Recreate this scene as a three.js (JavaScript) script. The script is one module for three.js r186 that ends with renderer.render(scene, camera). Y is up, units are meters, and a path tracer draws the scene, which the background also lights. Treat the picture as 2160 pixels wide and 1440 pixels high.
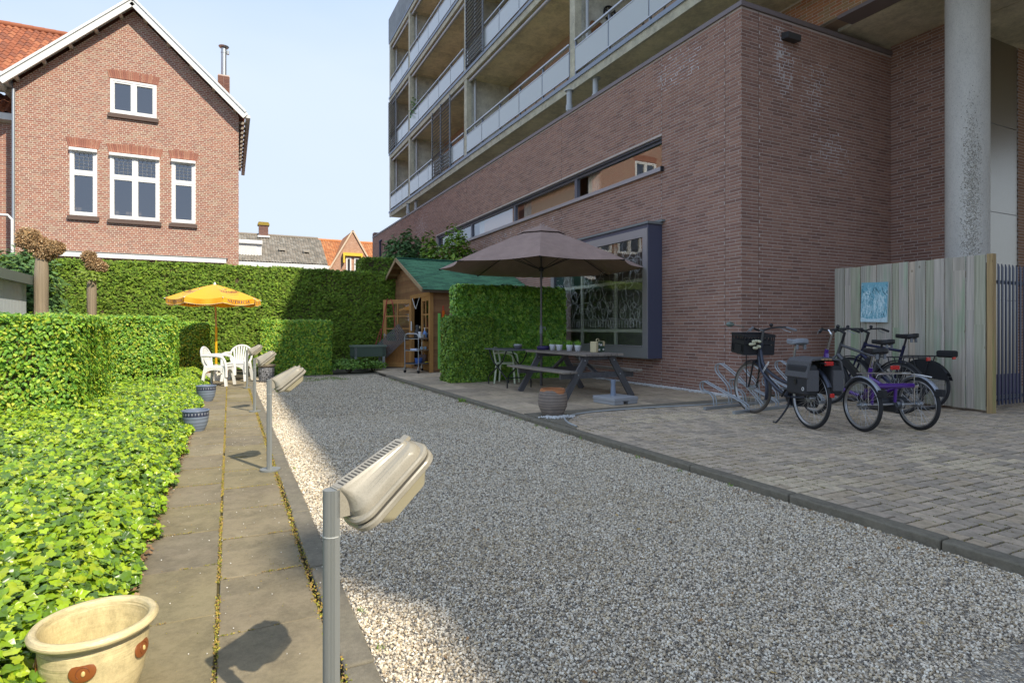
import * as THREE from 'three';
import { mergeGeometries, toCreasedNormals } from 'three/addons/utils/BufferGeometryUtils.js';
import { RoundedBoxGeometry } from 'three/addons/geometries/RoundedBoxGeometry.js';
import { TextGeometry } from 'three/addons/geometries/TextGeometry.js';
import { FontLoader } from 'three/addons/loaders/FontLoader.js';

// ───────── camera, sky, sun, exposure ─────────
const scene = new THREE.Scene();
const EYE = 1.2, YAW = Math.atan(597 / 1226);
const camera = new THREE.PerspectiveCamera(2 * Math.atan(720 / 1226) * 180 / Math.PI, 1.5, 0.05, 400);
camera.position.set(0, EYE, 0);
camera.rotation.set(0, -YAW, 0);
camera.setViewOffset(2160, 1440, 0, 27, 2160, 1440);      // level camera, the lens shifted a little

const SUN = new THREE.Vector3(0.277, 0.70, 0.695).normalize();
const sun = new THREE.DirectionalLight(new THREE.Color(1, 0.91, 0.75), 3.25);
sun.position.copy(SUN).multiplyScalar(60); sun.target.position.set(2, 0, -8);
sun.position.add(sun.target.position);
sun.castShadow = true;
Object.assign(sun.shadow.camera, { left: -40, right: 40, top: 40, bottom: -40, near: 1, far: 160 });
sun.shadow.mapSize.set(4096, 4096); sun.shadow.radius = 1;
scene.add(sun, sun.target);

const renderer = new THREE.WebGLRenderer({ antialias: true });
renderer.toneMapping = THREE.LinearToneMapping;
renderer.toneMappingExposure = 1.7;
renderer.shadowMap.enabled = true;

// ───────── small helpers ─────────
function rng(seed) { let a = seed >>> 0; return () => { a = (a + 0x6d2b79f5) | 0; let t = Math.imul(a ^ (a >>> 15), 1 | a); t = (t + Math.imul(t ^ (t >>> 7), 61 | t)) ^ t; return ((t ^ (t >>> 14)) >>> 0) / 4294967296; }; }
const R = rng(7), rr = (a, b, r = R) => a + (b - a) * r();
const C = (r, g, b) => new THREE.Color().setRGB(r, g, b);
const V = (x, y, z) => new THREE.Vector3(x, y, z);
const clamp = (x, a = 0, b = 1) => Math.min(b, Math.max(a, x));
const sstep = (a, b, x) => { const t = clamp((x - a) / (b - a)); return t * t * (3 - 2 * t); };
// periodic value noise
function noiseTable(seed) { const r = rng(seed), t = new Float32Array(65536); for (let i = 0; i < 65536; i++) t[i] = r(); return t; }
const NT = noiseTable(11);
function vnoise(x, y, px, py, s = 0) {
  const xi = Math.floor(x), yi = Math.floor(y), fx = x - xi, fy = y - yi, u = fx * fx * (3 - 2 * fx), v = fy * fy * (3 - 2 * fy);
  const h = (i, j) => NT[((((i % px) + px) % px) * 131 + (((j % py) + py) % py) * 7919 + s * 1013) & 65535];
  const a = h(xi, yi), b = h(xi + 1, yi), c = h(xi, yi + 1), d = h(xi + 1, yi + 1);
  return a + (b - a) * u + (c - a) * v + (a - b - c + d) * u * v;
}
function fbm(x, y, p, oct = 4, s = 0) { let f = 0, a = 0.5, n = 0; for (let i = 0; i < oct; i++) { f += a * vnoise(x * p, y * p, p, p, s + i); n += a; a *= 0.5; p *= 2; } return f / n; }

function tex(n, fn, srgb = false, m = n) {
  const d = new Uint8Array(n * m * 4), o = [0, 0, 0];
  for (let j = 0; j < m; j++) for (let i = 0; i < n; i++) { fn(i / n, j / m, o, i, j); const k = (j * n + i) * 4; for (let c = 0; c < 3; c++) d[k + c] = clamp(o[c]) * 255; d[k + 3] = 255; }
  const t = new THREE.DataTexture(d, n, m); t.wrapS = t.wrapT = THREE.RepeatWrapping; t.magFilter = THREE.LinearFilter; t.minFilter = THREE.LinearMipmapLinearFilter; t.generateMipmaps = true;
  if (srgb) t.colorSpace = THREE.SRGBColorSpace; t.needsUpdate = true; return t;
}
const grey = (n, fn) => tex(n, (u, v, o, i, j) => { o[0] = o[1] = o[2] = fn(u, v, i, j); });
function rep(t, s, s2 = s) { const c = t.clone(); c.repeat.set(s, s2); c.needsUpdate = true; return c; }

// sky: pale spring blue with thin high cloud
{
  const w = 1024, h = 512, d = new Float32Array(w * h * 4);
  for (let j = 0; j < h; j++) for (let i = 0; i < w; i++) {
    const el = ((j + 0.5) / h - 0.5) * Math.PI, e = Math.max(0, Math.sin(el));
    const u = i / w;
    const g = Math.pow(e, 0.6);
    let c = [0.395 + (0.335 - 0.395) * g, 0.49 + (0.44 - 0.49) * g, 0.64 + (0.66 - 0.64) * g];
    const n = fbm(u, j / h * 0.5 * (1 + e), 6, 5, 3) * 0.6 + fbm(u, j / h, 3, 4, 9) * 0.4;
    const cl = sstep(0.4, 0.7, n) * 0.85 * sstep(0, 0.12, e);
    const cc = [0.475, 0.545, 0.645];
    const k = (j * w + i) * 4;
    for (let q = 0; q < 3; q++) d[k + q] = (c[q] + (cc[q] - c[q]) * cl) * 1.0;
    d[k + 3] = 1;
  }
  const t = new THREE.DataTexture(d, w, h, THREE.RGBAFormat, THREE.FloatType);
  t.mapping = THREE.EquirectangularReflectionMapping; t.magFilter = t.minFilter = THREE.LinearFilter; t.needsUpdate = true;
  scene.background = t; scene.environment = t;
}

// ───────── geometry helpers ─────────
const used = {};
function numbered(n) { if (!(n in used)) { used[n] = 0; return n; } used[n]++; return n + '_' + String(used[n]).padStart(3, '0'); }
function shade(o) { o.castShadow = o.receiveShadow = true; return o; }
function mesh(name, geo, mat, parent) { const m = shade(new THREE.Mesh(Array.isArray(geo) ? merge(geo) : geo, mat)); m.name = name; if (parent) parent.add(m); return m; }
function thing(name, label, category, p = [0, 0, 0], turn = 0, group) {
  const g = new THREE.Group(); g.name = numbered(name); g.position.set(...p); g.rotation.y = turn; g.userData = { label, category }; if (group) g.userData.group = group; scene.add(g); return g;
}
function solo(name, label, category, geo, mat, group) { const m = mesh(numbered(name), geo, mat, scene); m.userData = { label, category }; if (group) m.userData.group = group; return m; }
function struct(name, geo, mat) { const m = mesh(numbered(name), geo, mat, scene); m.userData.kind = 'structure'; return m; }
function structGroup(name) { const g = new THREE.Group(); g.name = numbered(name); g.userData.kind = 'structure'; scene.add(g); return g; }
function merge(list) {
  list = list.map((g) => { let q = g.index ? g.toNonIndexed() : g; for (const k of Object.keys(q.attributes)) if (!['position', 'normal', 'uv'].includes(k)) q.deleteAttribute(k); if (!q.attributes.uv) q.setAttribute('uv', new THREE.BufferAttribute(new Float32Array(q.attributes.position.count * 2), 2)); return q; });
  return list.length === 1 ? list[0] : mergeGeometries(list);
}
// texture coordinates in metres, from the geometry's own axes
function uvm(geo, s = 1, swap = false) {
  const g = geo.index ? geo.toNonIndexed() : geo, p = g.attributes.position, uv = new Float32Array(p.count * 2);
  const a = V(), b = V(), c = V(), n = V();
  for (let i = 0; i < p.count; i += 3) {
    a.fromBufferAttribute(p, i); b.fromBufferAttribute(p, i + 1); c.fromBufferAttribute(p, i + 2);
    n.copy(b).sub(a).cross(c.clone().sub(a)); const x = Math.abs(n.x), y = Math.abs(n.y), z = Math.abs(n.z);
    for (let k = 0; k < 3; k++) { const q = [a, b, c][k]; let U, W; if (x >= y && x >= z) { U = q.z; W = q.y; } else if (y >= z) { U = q.x; W = q.z; } else { U = q.x; W = q.y; } if (swap) [U, W] = [W, U]; uv[(i + k) * 2] = U * s; uv[(i + k) * 2 + 1] = W * s; }
  }
  g.setAttribute('uv', new THREE.BufferAttribute(uv, 2)); return g;
}
const T = (g, x, y, z) => g.translate(x, y, z);
const box = (w, h, d, x = 0, y = 0, z = 0) => T(new THREE.BoxGeometry(w, h, d), x, y, z);
const box2 = (x0, x1, y0, y1, z0, z1) => box(Math.abs(x1 - x0), Math.abs(y1 - y0), Math.abs(z1 - z0), (x0 + x1) / 2, (y0 + y1) / 2, (z0 + z1) / 2);
const rbox = (w, h, d, x = 0, y = 0, z = 0, r = 0.01, s = 2) => T(new RoundedBoxGeometry(w, h, d, s, r), x, y, z);
const cyl = (r0, r1, h, x = 0, y = 0, z = 0, n = 20, open = false) => T(new THREE.CylinderGeometry(r1, r0, h, n, 1, open), x, y + h / 2, z);   // r0 at the foot
const lathe = (pts, n = 32) => new THREE.LatheGeometry(pts.map((p) => new THREE.Vector2(p[0], p[1])), n);
function bar(a, b, r = 0.01, n = 8, r2 = r) { const A = V(...a), B = V(...b), d = B.clone().sub(A), L = d.length(); const g = new THREE.CylinderGeometry(r2, r, L, n); g.applyQuaternion(new THREE.Quaternion().setFromUnitVectors(V(0, 1, 0), d.normalize())); A.add(B).multiplyScalar(0.5); return g.translate(A.x, A.y, A.z); }
// flat beam of section w x t from a to b; w measured along `side`
function beam(a, b, w, t, side = [0, 0, 1]) { const A = V(...a), B = V(...b), d = B.clone().sub(A), L = d.length(); d.normalize(); const s = V(...side); s.addScaledVector(d, -s.dot(d)).normalize(); const n = V().crossVectors(s, d); const g = new THREE.BoxGeometry(w, L, t); g.applyMatrix4(new THREE.Matrix4().makeBasis(s, d, n)); A.add(B).multiplyScalar(0.5); return g.translate(A.x, A.y, A.z); }
const tube = (pts, r = 0.01, seg = 24, n = 8, closed = false, tension = 0.5) => new THREE.TubeGeometry(new THREE.CatmullRomCurve3(pts.map((p) => V(...p)), closed, 'catmullrom', tension), seg, r, n, closed);
const torus = (r, t, n = 10, m = 40, arc = Math.PI * 2) => new THREE.TorusGeometry(r, t, n, m, arc);
function extr(pts, depth, bevel = 0) { const s = new THREE.Shape(pts.map((p) => new THREE.Vector2(p[0], p[1]))); return new THREE.ExtrudeGeometry(s, { depth, bevelEnabled: bevel > 0, bevelSize: bevel, bevelThickness: bevel, bevelSegments: 2, curveSegments: 8 }); }

// pieces: the ones that show largest become meshes of their own, the rest one instanced part
const fwd = V(Math.sin(YAW), 0, -Math.cos(YAW)), rgt = V(Math.cos(YAW), 0, Math.sin(YAW));
function seen(p) { const d = p.x * fwd.x + p.z * fwd.z; if (d < 0.3) return -1; const u = (p.x * rgt.x + p.z * rgt.z) / d * 1226 + 1080, v = 693 - (p.y - EYE) / d * 1226; return u > -20 && u < 2180 && v > -20 && v < 1460 ? d : -1; }
function pieces(parent, name, restName, geo, list, tones, base, most = 300) {
  // list: { m: Matrix4 in parent space, t: tone number }
  parent.updateWorldMatrix(true, false);
  const p = V(), big = list.map((q, i) => { p.setFromMatrixPosition(q.m).applyMatrix4(parent.matrixWorld); const d = seen(p); return [d < 0 ? 1e9 : d, i]; }).sort((a, b) => a[0] - b[0]);
  const mats = tones.map((c) => { const m = base.clone(); m.color.copy(c); return m; });
  const near = big.slice(0, most), rest = big.slice(most);
  for (const [, i] of near) { const m = mesh(name, geo, mats[list[i].t], parent); list[i].m.decompose(m.position, m.quaternion, m.scale); }
  if (rest.length) {
    const im = shade(new THREE.InstancedMesh(geo, base, rest.length)); im.name = restName; im.userData.kind = 'stuff';
    rest.forEach(([, i], k) => { im.setMatrixAt(k, list[i].m); im.setColorAt(k, tones[list[i].t]); });
    parent.add(im);
  }
}
function scatter(name, geo, mat, list, parent, label, category) {    // list: [Matrix4, Color]
  const im = shade(new THREE.InstancedMesh(geo, mat, list.length)); im.name = parent ? name : numbered(name);
  list.forEach(([m, c], k) => { im.setMatrixAt(k, m); im.setColorAt(k, c); });
  im.userData.kind = 'stuff'; if (label) im.userData.label = label; if (category) im.userData.category = category;
  (parent || scene).add(im); return im;
}
const M4 = (x, y, z, rx = 0, ry = 0, rz = 0, sx = 1, sy = sx, sz = sx) => new THREE.Matrix4().compose(V(x, y, z), new THREE.Quaternion().setFromEuler(new THREE.Euler(rx, ry, rz)), V(sx, sy, sz));
const tint = (c, a, r = R) => { const k = 1 + (r() * 2 - 1) * a; return C(c[0] * k, c[1] * k, c[2] * k); };
const tonesOf = (list) => list.map((c) => C(...c));

// ───────── shared textures and materials ─────────
const tFine = grey(512, (u, v, i, j) => 0.6 * NT[(i * 733 + j * 9173) & 65535] + 0.4 * fbm(u, v, 32, 4));
const tSoft = grey(512, (u, v) => fbm(u, v, 4, 6));
const tConcrete = tex(512, (u, v, o, i, j) => { const k = 0.80 + 0.55 * (fbm(u, v, 4, 6) - 0.5) + 0.2 * (NT[(i * 733 + j * 9173) & 65535] - 0.5) + 0.35 * (fbm(u, v, 16, 4, 3) - 0.5) + 0.15 * (fbm(u, v, 64, 2, 5) - 0.5); o[0] = k; o[1] = k * (0.985 + 0.03 * fbm(u, v, 6, 3, 7)); o[2] = k * (0.93 + 0.06 * fbm(u, v, 5, 3, 4)); });
const tGrain = tex(512, (u, v, o, i) => { const w = fbm(u, v, 4, 3, 2) * 0.08; const g = fbm(u + w, v * 0.06, 48, 4, 1); const f = NT[(i * 7) & 65535]; const k = 0.72 + 0.4 * (g - 0.5) + 0.08 * (f - 0.5) + 0.2 * (fbm(u, v, 5, 3, 8) - 0.5); o[0] = o[1] = o[2] = k; });
const tSpeck = tex(512, (u, v, o, i, j) => { const n = NT[(i * 173 + j * 7919) & 65535]; const k = 0.86 + 0.14 * (fbm(u, v, 8, 5) - 0.5) * 2 + (n > 0.97 ? 0.25 : n < 0.05 ? -0.25 : 0) + 0.14 * (n - 0.5); o[0] = o[1] = o[2] = k; });
const std = (c, rough = 0.7, o = {}) => new THREE.MeshStandardMaterial({ color: Array.isArray(c) ? C(...c) : c, roughness: rough, ...o });
const phys = (c, rough = 0.5, o = {}) => new THREE.MeshPhysicalMaterial({ color: Array.isArray(c) ? C(...c) : c, roughness: rough, ...o });
const concrete = (c, s = 1) => std(c, 0.92, { map: rep(tConcrete, s), bumpMap: rep(tFine, s * 2), bumpScale: 0.003 });
const mat = {
  kerb: concrete([0.25, 0.22, 0.17], 1.3),
  mortarDark: std([0.66, 0.56, 0.5], 0.95, { map: rep(tSpeck, 0.6) }), mortarLight: std([0.78, 0.68, 0.56], 0.95, { map: rep(tSpeck, 0.6) }),
  brick: std([1, 1, 1], 0.88, { map: rep(tSpeck, 1), bumpMap: rep(tFine, 1), bumpScale: 0.002 }),
  white: std([0.8, 0.8, 0.78], 0.45), 
  steel: std([0.5, 0.52, 0.54], 0.35, { metalness: 0.9 }), galv: std([0.5, 0.54, 0.57], 0.45, { metalness: 0.75, map: rep(tSpeck, 3) }), chrome: std([0.75, 0.75, 0.75], 0.15, { metalness: 1 }),
  black: std([0.018, 0.018, 0.02], 0.45), rubber: std([0.022, 0.022, 0.023], 0.8), navy: std([0.025, 0.032, 0.07], 0.4), greyMetal: std([0.2, 0.21, 0.22], 0.5, { metalness: 0.3 }),
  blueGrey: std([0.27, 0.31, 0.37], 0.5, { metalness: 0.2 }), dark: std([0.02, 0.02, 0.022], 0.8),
  glass: phys([1, 1, 1], 0.0, { transmission: 1, thickness: 0, ior: 1.9, side: THREE.DoubleSide }),
  terracotta: std([0.46, 0.17, 0.075], 0.8, { map: rep(tConcrete, 2) }),
};
// ───────── ground ─────────
{
  const g = new THREE.PlaneGeometry(500, 500); g.rotateX(-Math.PI / 2);
  const pos = g.attributes.position; struct('ground', uvm(T(g, 0, -0.32, -60)), std([0.11, 0.1, 0.07], 1, { map: rep(tConcrete, 0.5) }));
  const soil = box2(-9, -0.47, -0.3, -0.03, -19.6, 2.2); struct('soil_bed', uvm(soil), std([0.09, 0.065, 0.04], 1, { map: rep(tConcrete, 3), bumpMap: rep(tSoft, 3), bumpScale: 0.03 }));
  struct('back_bed', uvm(box2(-0.46, 9, -0.3, -0.045, -24, -16.15)), std([0.09, 0.075, 0.05], 1, { map: rep(tConcrete, 3) }));
}
// gravel court: fine bedding sheet with loose stones on it
{
  const pal = [[0.734, 0.633, 0.48], [0.54, 0.469, 0.365], [0.799, 0.706, 0.566], [0.4, 0.314, 0.206], [0.648, 0.53, 0.35], [0.205, 0.183, 0.154], [0.85, 0.788, 0.653], [0.497, 0.433, 0.336]];
  const S = 1024, r = rng(5), buf = new Float32Array(S * S * 3), hgt = new Float32Array(S * S);
  for (let k = 0; k < S * S; k++) { buf[k * 3] = 0.3; buf[k * 3 + 1] = 0.27; buf[k * 3 + 2] = 0.22; }
  for (let n = 0; n < 26000; n++) {
    const cx = r() * S, cy = r() * S, ra = 2.4 + r() * 3.6, e = 0.6 + r() * 0.6, a = r() * 6.28, c = pal[(r() * pal.length) | 0], k0 = 0.8 + r() * 0.4, ca = Math.cos(a), sa = Math.sin(a);
    for (let y = -7; y <= 7; y++) for (let x = -7; x <= 7; x++) { const p = (x * ca + y * sa) / ra, q = (-x * sa + y * ca) / (ra * e), d = p * p + q * q; if (d < 1) { const i = (((cy + y) | 0) + S) % S * S + (((cx + x) | 0) + S) % S; buf[i * 3] = c[0] * k0; buf[i * 3 + 1] = c[1] * k0; buf[i * 3 + 2] = c[2] * k0; hgt[i] = Math.sqrt(1 - d) * 0.8 + r() * 0.05; } }
  }
  const enc = (x) => Math.pow(x, 1 / 2.2);
  const tc = tex(S, (u, v, o, i, j) => { const k = (j * S + i) * 3; for (let c = 0; c < 3; c++) o[c] = enc(buf[k + c]); }, true), th = grey(S, (u, v, i, j) => hgt[j * S + i]);
  const gm = std([1, 1, 1], 0.9, { map: rep(tc, 0.78), bumpMap: rep(th, 0.78), bumpScale: 0.008 });
  const g = new THREE.PlaneGeometry(3.14, 20, 60, 300); g.rotateX(-Math.PI / 2); T(g, 2.06, -0.061, -6.05);
  const p = g.attributes.position; for (let i = 0; i < p.count; i++) p.setY(i, p.getY(i) + 0.014 * (fbm(p.getX(i) * 0.05 + 0.5, p.getZ(i) * 0.05, 16, 4, 6) - 0.5));
  g.computeVertexNormals(); struct('gravel_court', uvm(g), gm);
  const stone = new THREE.IcosahedronGeometry(1, 0), sp = stone.attributes.position; const moved = new Map();
  for (let i = 0; i < sp.count; i++) { const key = sp.getX(i).toFixed(3) + sp.getY(i).toFixed(3) + sp.getZ(i).toFixed(3); if (!moved.has(key)) moved.set(key, 0.8 + 0.4 * r()); const k = moved.get(key); sp.setXYZ(i, sp.getX(i) * k, sp.getY(i) * k * 0.7, sp.getZ(i) * k); }
  stone.computeVertexNormals();
  const list = [];
  const drop = (n, z0, z1, s0, s1) => { for (let i = 0; i < n; i++) { const x = rr(0.5, 3.62, r), z = rr(z0, z1, r), s = rr(s0, s1, r); const y = -0.058 + 0.014 * (fbm(x * 0.05 + 0.5, z * 0.05, 16, 4, 6) - 0.5); const patch = fbm(x * 0.12 + 0.3, z * 0.12, 8, 3, 4); let c = pal[(r() * pal.length) | 0]; if (patch > 0.6 && r() < 0.3) c = pal[[3, 4, 7][(r() * 3) | 0]]; list.push([M4(x, y + s * 0.3, z, r() * 6, r() * 6, r() * 6, s, s * rr(0.7, 1.1, r), s * rr(0.8, 1.3, r)), tint(c, 0.18, r)]); } };
  drop(120000, -4.6, -1.2, 0.004, 0.0078); drop(90000, -8.5, -4.6, 0.005, 0.009); drop(50000, -16, -8.5, 0.006, 0.011);
  scatter('gravel', stone, std([1, 1, 1], 0.85), list, null, 'loose beige and grey gravel stones covering the court', 'gravel');
}
// path of concrete slabs with moss in the joints, and its edging
{
  const path = structGroup('garden_path');
  mesh('path_bed', uvm(box2(-0.46, 0.365, -0.2, -0.066, -16.2, 2)), std([0.2, 0.16, 0.055], 1, { map: rep(tConcrete, 5), bumpMap: rep(tFine, 4), bumpScale: 0.01 }), path);
  const r = rng(21), tones = tonesOf([[0.308, 0.253, 0.165], [0.281, 0.231, 0.154], [0.33, 0.275, 0.182], [0.292, 0.242, 0.143], [0.264, 0.22, 0.154]]);
  const geos = [0, 1, 2, 3].map((k) => { const g = uvm(rbox(0.398, 0.05, 0.596, 0, 0, 0, 0.006, 1)); const uv = g.attributes.uv; for (let i = 0; i < uv.count; i++) uv.setXY(i, uv.getX(i) + k * 0.37, uv.getY(i) + k * 0.61); return g; });
  const mats = tones.map((c) => { const m = concrete([1, 1, 1], 1.15); m.color.copy(c); return m; });
  for (let col = 0; col < 2; col++) for (let i = 0; i < 30; i++) { const z = 1.65 - i * 0.602 + (col ? 0.22 : 0); if (z < -16.2) continue; const m = mesh('slab', geos[(r() * 4) | 0], mats[(r() * 5) | 0], path); m.position.set(col ? 0.158 : -0.252, -0.076 + rr(-0.003, 0.003, r), z); m.rotation.set(rr(-0.005, 0.005, r), rr(-0.004, 0.004, r), rr(-0.006, 0.006, r)); }
  for (let i = 0; i < 19; i++) { const m = mesh('edging_stone', uvm(rbox(0.115, 0.16, 0.992, 0, 0, 0, 0.012, 2)), mat.kerb, path); m.position.set(0.438 + rr(-0.004, 0.004, r), -0.128 + rr(-0.004, 0.003, r), 1.3 - i); }
  // moss and leaf crumbs in the joints
  const list = [], crumb = new THREE.TetrahedronGeometry(1), pal = [[0.34, 0.3, 0.04], [0.42, 0.3, 0.06], [0.2, 0.22, 0.03], [0.4, 0.24, 0.07], [0.3, 0.2, 0.1]];
  const put = (x, z, s) => list.push([M4(x, -0.05 + s * 0.2, z, r() * 6, r() * 6, r() * 6, s, s * 0.6, s), tint(pal[(r() * 5) | 0], 0.3, r)]);
  for (let i = 0; i < 6000; i++) { const z = rr(-15.5, -1.2, r); if (fbm(z * 0.3, 0.2, 16, 2, 5) > 0.33) put(-0.047 + (r() + r() - 1) * 0.012, z, rr(0.002, 0.007, r)); if (r() < 0.8) put(0.366 + (r() + r() - 1) * 0.018 * (1 + fbm(z * 0.1, 0.3, 16, 2)), z, rr(0.002, 0.008, r)); }
  for (let i = 0; i < 7000; i++) { const k = (r() * 26) | 0, col = r() < 0.55 ? 1 : 0; const z = 1.65 - k * 0.602 - 0.301 + (col ? 0.22 : 0), x = col ? rr(-0.04, 0.36, r) : rr(-0.45, -0.05, r); if (fbm(x * 0.5 + k * 0.13, z * 0.2, 16, 2, 3) > 0.45) put(x, z + (r() - 0.5) * 0.014, rr(0.0015, 0.005, r)); }
  for (let i = 0; i < 900; i++) put(rr(-0.45, 0.5, r), rr(-12, -1.2, r), rr(0.0015, 0.004, r));
  scatter('moss', crumb, std([1, 1, 1], 1), list, path);
  const lit = [], pl2 = [[0.3, 0.17, 0.08], [0.38, 0.24, 0.13], [0.2, 0.12, 0.06]], chip = new THREE.PlaneGeometry(1, 0.6);
  for (let i = 0; i < 5000; i++) { const z = rr(-13, -1.2, r); lit.push([M4(-0.47 + (r() + r() - 1.2) * 0.12, -0.04 + r() * 0.01, z, -1.57 + rr(-0.5, 0.5, r), rr(-0.5, 0.5, r), r() * 6, rr(0.01, 0.03, r)), tint(pl2[(r() * 3) | 0], 0.3, r)]); }
  scatter('leaf_litter', chip, std([1, 1, 1], 1, { side: THREE.DoubleSide }), lit, path);
  const bits = []; for (let i = 0; i < 260; i++) bits.push([M4(rr(-0.45, 0.5, r), -0.047, rr(-9, -1.3, r), r() * 6, r() * 6, 0, rr(0.002, 0.005, r)), C(0.75, 0.72, 0.66)]);
  scatter('grit', crumb, std([1, 1, 1], 0.9), bits, path);
}
// terrace: kerb, tiles, curved band and the block paving
{
  const r = rng(33), yard = structGroup('terrace');
  mesh('terrace_bed', uvm(box2(3.7, 8.3, -0.25, -0.022, -17.5, -7.0)), std([0.075, 0.066, 0.045], 1), yard);
  for (let i = 0; i < 17; i++) { const m = mesh('kerb_stone', uvm(rbox(0.11, 0.22, 0.993, 0, 0, 0, 0.016, 2)), mat.kerb, yard); m.position.set(3.685 + rr(-0.003, 0.003, r), -0.108 + rr(-0.004, 0.004, r), 2.1 - i * 1.0 - 0.5); }
  for (let i = 0; i < 4; i++) { const m = mesh('kerb_stone', uvm(rbox(0.993, 0.22, 0.11, 0, 0, 0, 0.016, 2)), mat.kerb, yard); m.position.set(0.97 + i * 0.98 - 0.35, -0.135, -16.1 + i * 0.65); m.rotation.y = -0.0; m.position.z = -16.0; }
  const tones = tonesOf([[0.624, 0.493, 0.35], [0.552, 0.437, 0.318], [0.672, 0.538, 0.392], [0.504, 0.403, 0.302], [0.6, 0.482, 0.355]]);
  const geos = [0, 1, 2].map((k) => { const g = uvm(rbox(0.594, 0.05, 0.594, 0, 0, 0, 0.006, 1)); const uv = g.attributes.uv; for (let i = 0; i < uv.count; i++) uv.setXY(i, uv.getX(i) + k * 0.41, uv.getY(i) + k * 0.27); return g; });
  const mats = tones.map((c) => { const m = concrete([1, 1, 1], 1.0); m.color.copy(c); return m; });
  for (let i = 0; i < 8; i++) for (let j = 0; j < 17; j++) { const x = 3.74 + 0.3 + i * 0.602, z = -7.24 - 0.3 - j * 0.602; if (x > 8.3) continue; const m = mesh('tile', geos[(r() * 3) | 0], mats[(r() * 5) | 0], yard); m.position.set(x, -0.025 + rr(-0.003, 0.003, r), z); m.rotation.set(rr(-0.004, 0.004, r), 0, rr(-0.004, 0.004, r)); }
  // dark curved band between tiles and block paving
  const s = new THREE.Shape(); s.moveTo(3.74, 5.9); s.quadraticCurveTo(3.95, 6.85, 4.8, 7.0); s.lineTo(6.8, 6.9); s.lineTo(8.1, 6.9); s.lineTo(8.1, 7.29); s.lineTo(3.74, 7.29); s.lineTo(3.74, 5.9);
  const bg = new THREE.ExtrudeGeometry(s, { depth: 0.1, bevelEnabled: false, curveSegments: 16 }); bg.rotateX(-Math.PI / 2); mesh('edge_band', uvm(T(bg, 0, -0.094, 0)), mat.kerb, yard);
  const pav = structGroup('block_paving');
  mesh('paving_bed', uvm(box2(3.74, 17, -0.25, -0.014, -7.3, 3)), std([0.13, 0.12, 0.05], 1, { map: rep(tConcrete, 4), bumpMap: rep(tFine, 4), bumpScale: 0.01 }), pav);
  const a = 0.107, pg = uvm(rbox(0.2, 0.06, 0.094, 0, 0, 0, 0.007, 1)), list = [];
  const pt = tonesOf([[0.66, 0.532, 0.408], [0.576, 0.47, 0.371], [0.72, 0.582, 0.445], [0.516, 0.426, 0.339], [0.636, 0.504, 0.366], [0.816, 0.672, 0.488], [0.756, 0.616, 0.445]]);
  for (let i = 0; i < 124; i++) for (let j = 0; j < 82; j++) {
    const k = ((i - j) % 4 + 4) % 4; if (i === 0 && k === 1) list.push({ m: M4(3.74 + 0.5 * a, -0.031, -7.3 + (j + 0.5) * a, 0, 0, 0, 0.47, 1, 1), t: (r() * 5) | 0 }); if (k !== 0 && k !== 3) continue;
    const x = 3.74 + (i + (k === 0 ? 1 : 0.5)) * a, z = -7.3 + (j + (k === 0 ? 0.5 : 1)) * a;
    const n = fbm(x * 0.06, z * 0.06, 16, 3, 12); let t = (r() * 5) | 0; if (n > 0.64 && r() < 0.75) t = 5 + ((r() * 2) | 0);
    list.push({ m: M4(x, -0.031 + rr(-0.003, 0.003, r), z, rr(-0.01, 0.01, r), (k === 0 ? 0 : Math.PI / 2) + rr(-0.012, 0.012, r), rr(-0.01, 0.01, r)), t });
  }
  pieces(pav, 'paver', 'pavers', pg, list, pt, concrete([1, 1, 1], 2));
  const moss = [], crumb = new THREE.TetrahedronGeometry(1), pal = [[0.2, 0.18, 0.02], [0.25, 0.19, 0.03], [0.13, 0.15, 0.02]];
  for (let i = 0; i < 40000; i++) { const gi = (r() * 80) | 0, gj = (r() * 75) | 0; let x = 3.74 + gi * a, z = -7.3 + gj * a; if (r() < 0.5) x += r() * a; else z += r() * a; const n = fbm(x * 0.07 + 0.2, z * 0.07, 16, 3, 15), near = sstep(-5.5, -7, z); if (n + near * 0.2 < 0.42) continue; moss.push([M4(x + (r() - 0.5) * 0.012, -0.006 + r() * 0.004, z + (r() - 0.5) * 0.012, r() * 6, r() * 6, 0, rr(0.003, 0.008, r), 0.003, rr(0.003, 0.008, r)), tint(pal[(r() * 3) | 0], 0.3, r)]); }
  scatter('moss', crumb, std([1, 1, 1], 1), moss, pav);
  // small white pebbles along the foot of the wall
  const peb = [], pb = new THREE.IcosahedronGeometry(1, 1);
  for (let i = 0; i < 3600; i++) { const z = rr(-13.2, -7.35, r); const w = 0.12 + 0.12 * fbm(z * 0.2, 0.4, 16, 2); peb.push([M4(8.09 - Math.abs(r() + r() - 1) * w * 1.4, 0.004 + r() * 0.015, z, r() * 6, r() * 6, 0, rr(0.008, 0.018, r), rr(0.006, 0.012, r), rr(0.008, 0.018, r)), tint([0.66, 0.65, 0.62], 0.15, r)]); }
  for (let i = 0; i < 160; i++) { const t = 0.6 + r() * 2.2, q = 0.12 + r() * 0.17 + r() * r() * 0.12; peb.push([M4(4.02 + Math.cos(t) * q, 0.014, -6.95 + Math.sin(t) * q, 0, r() * 6, 0, rr(0.007, 0.014, r)), tint([0.66, 0.66, 0.64], 0.15, r)]); }
  scatter('white_pebbles', pb, std([1, 1, 1], 0.7), peb, null, 'small white pebbles strewn along the foot of the brick wall', 'pebbles');
}
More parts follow.
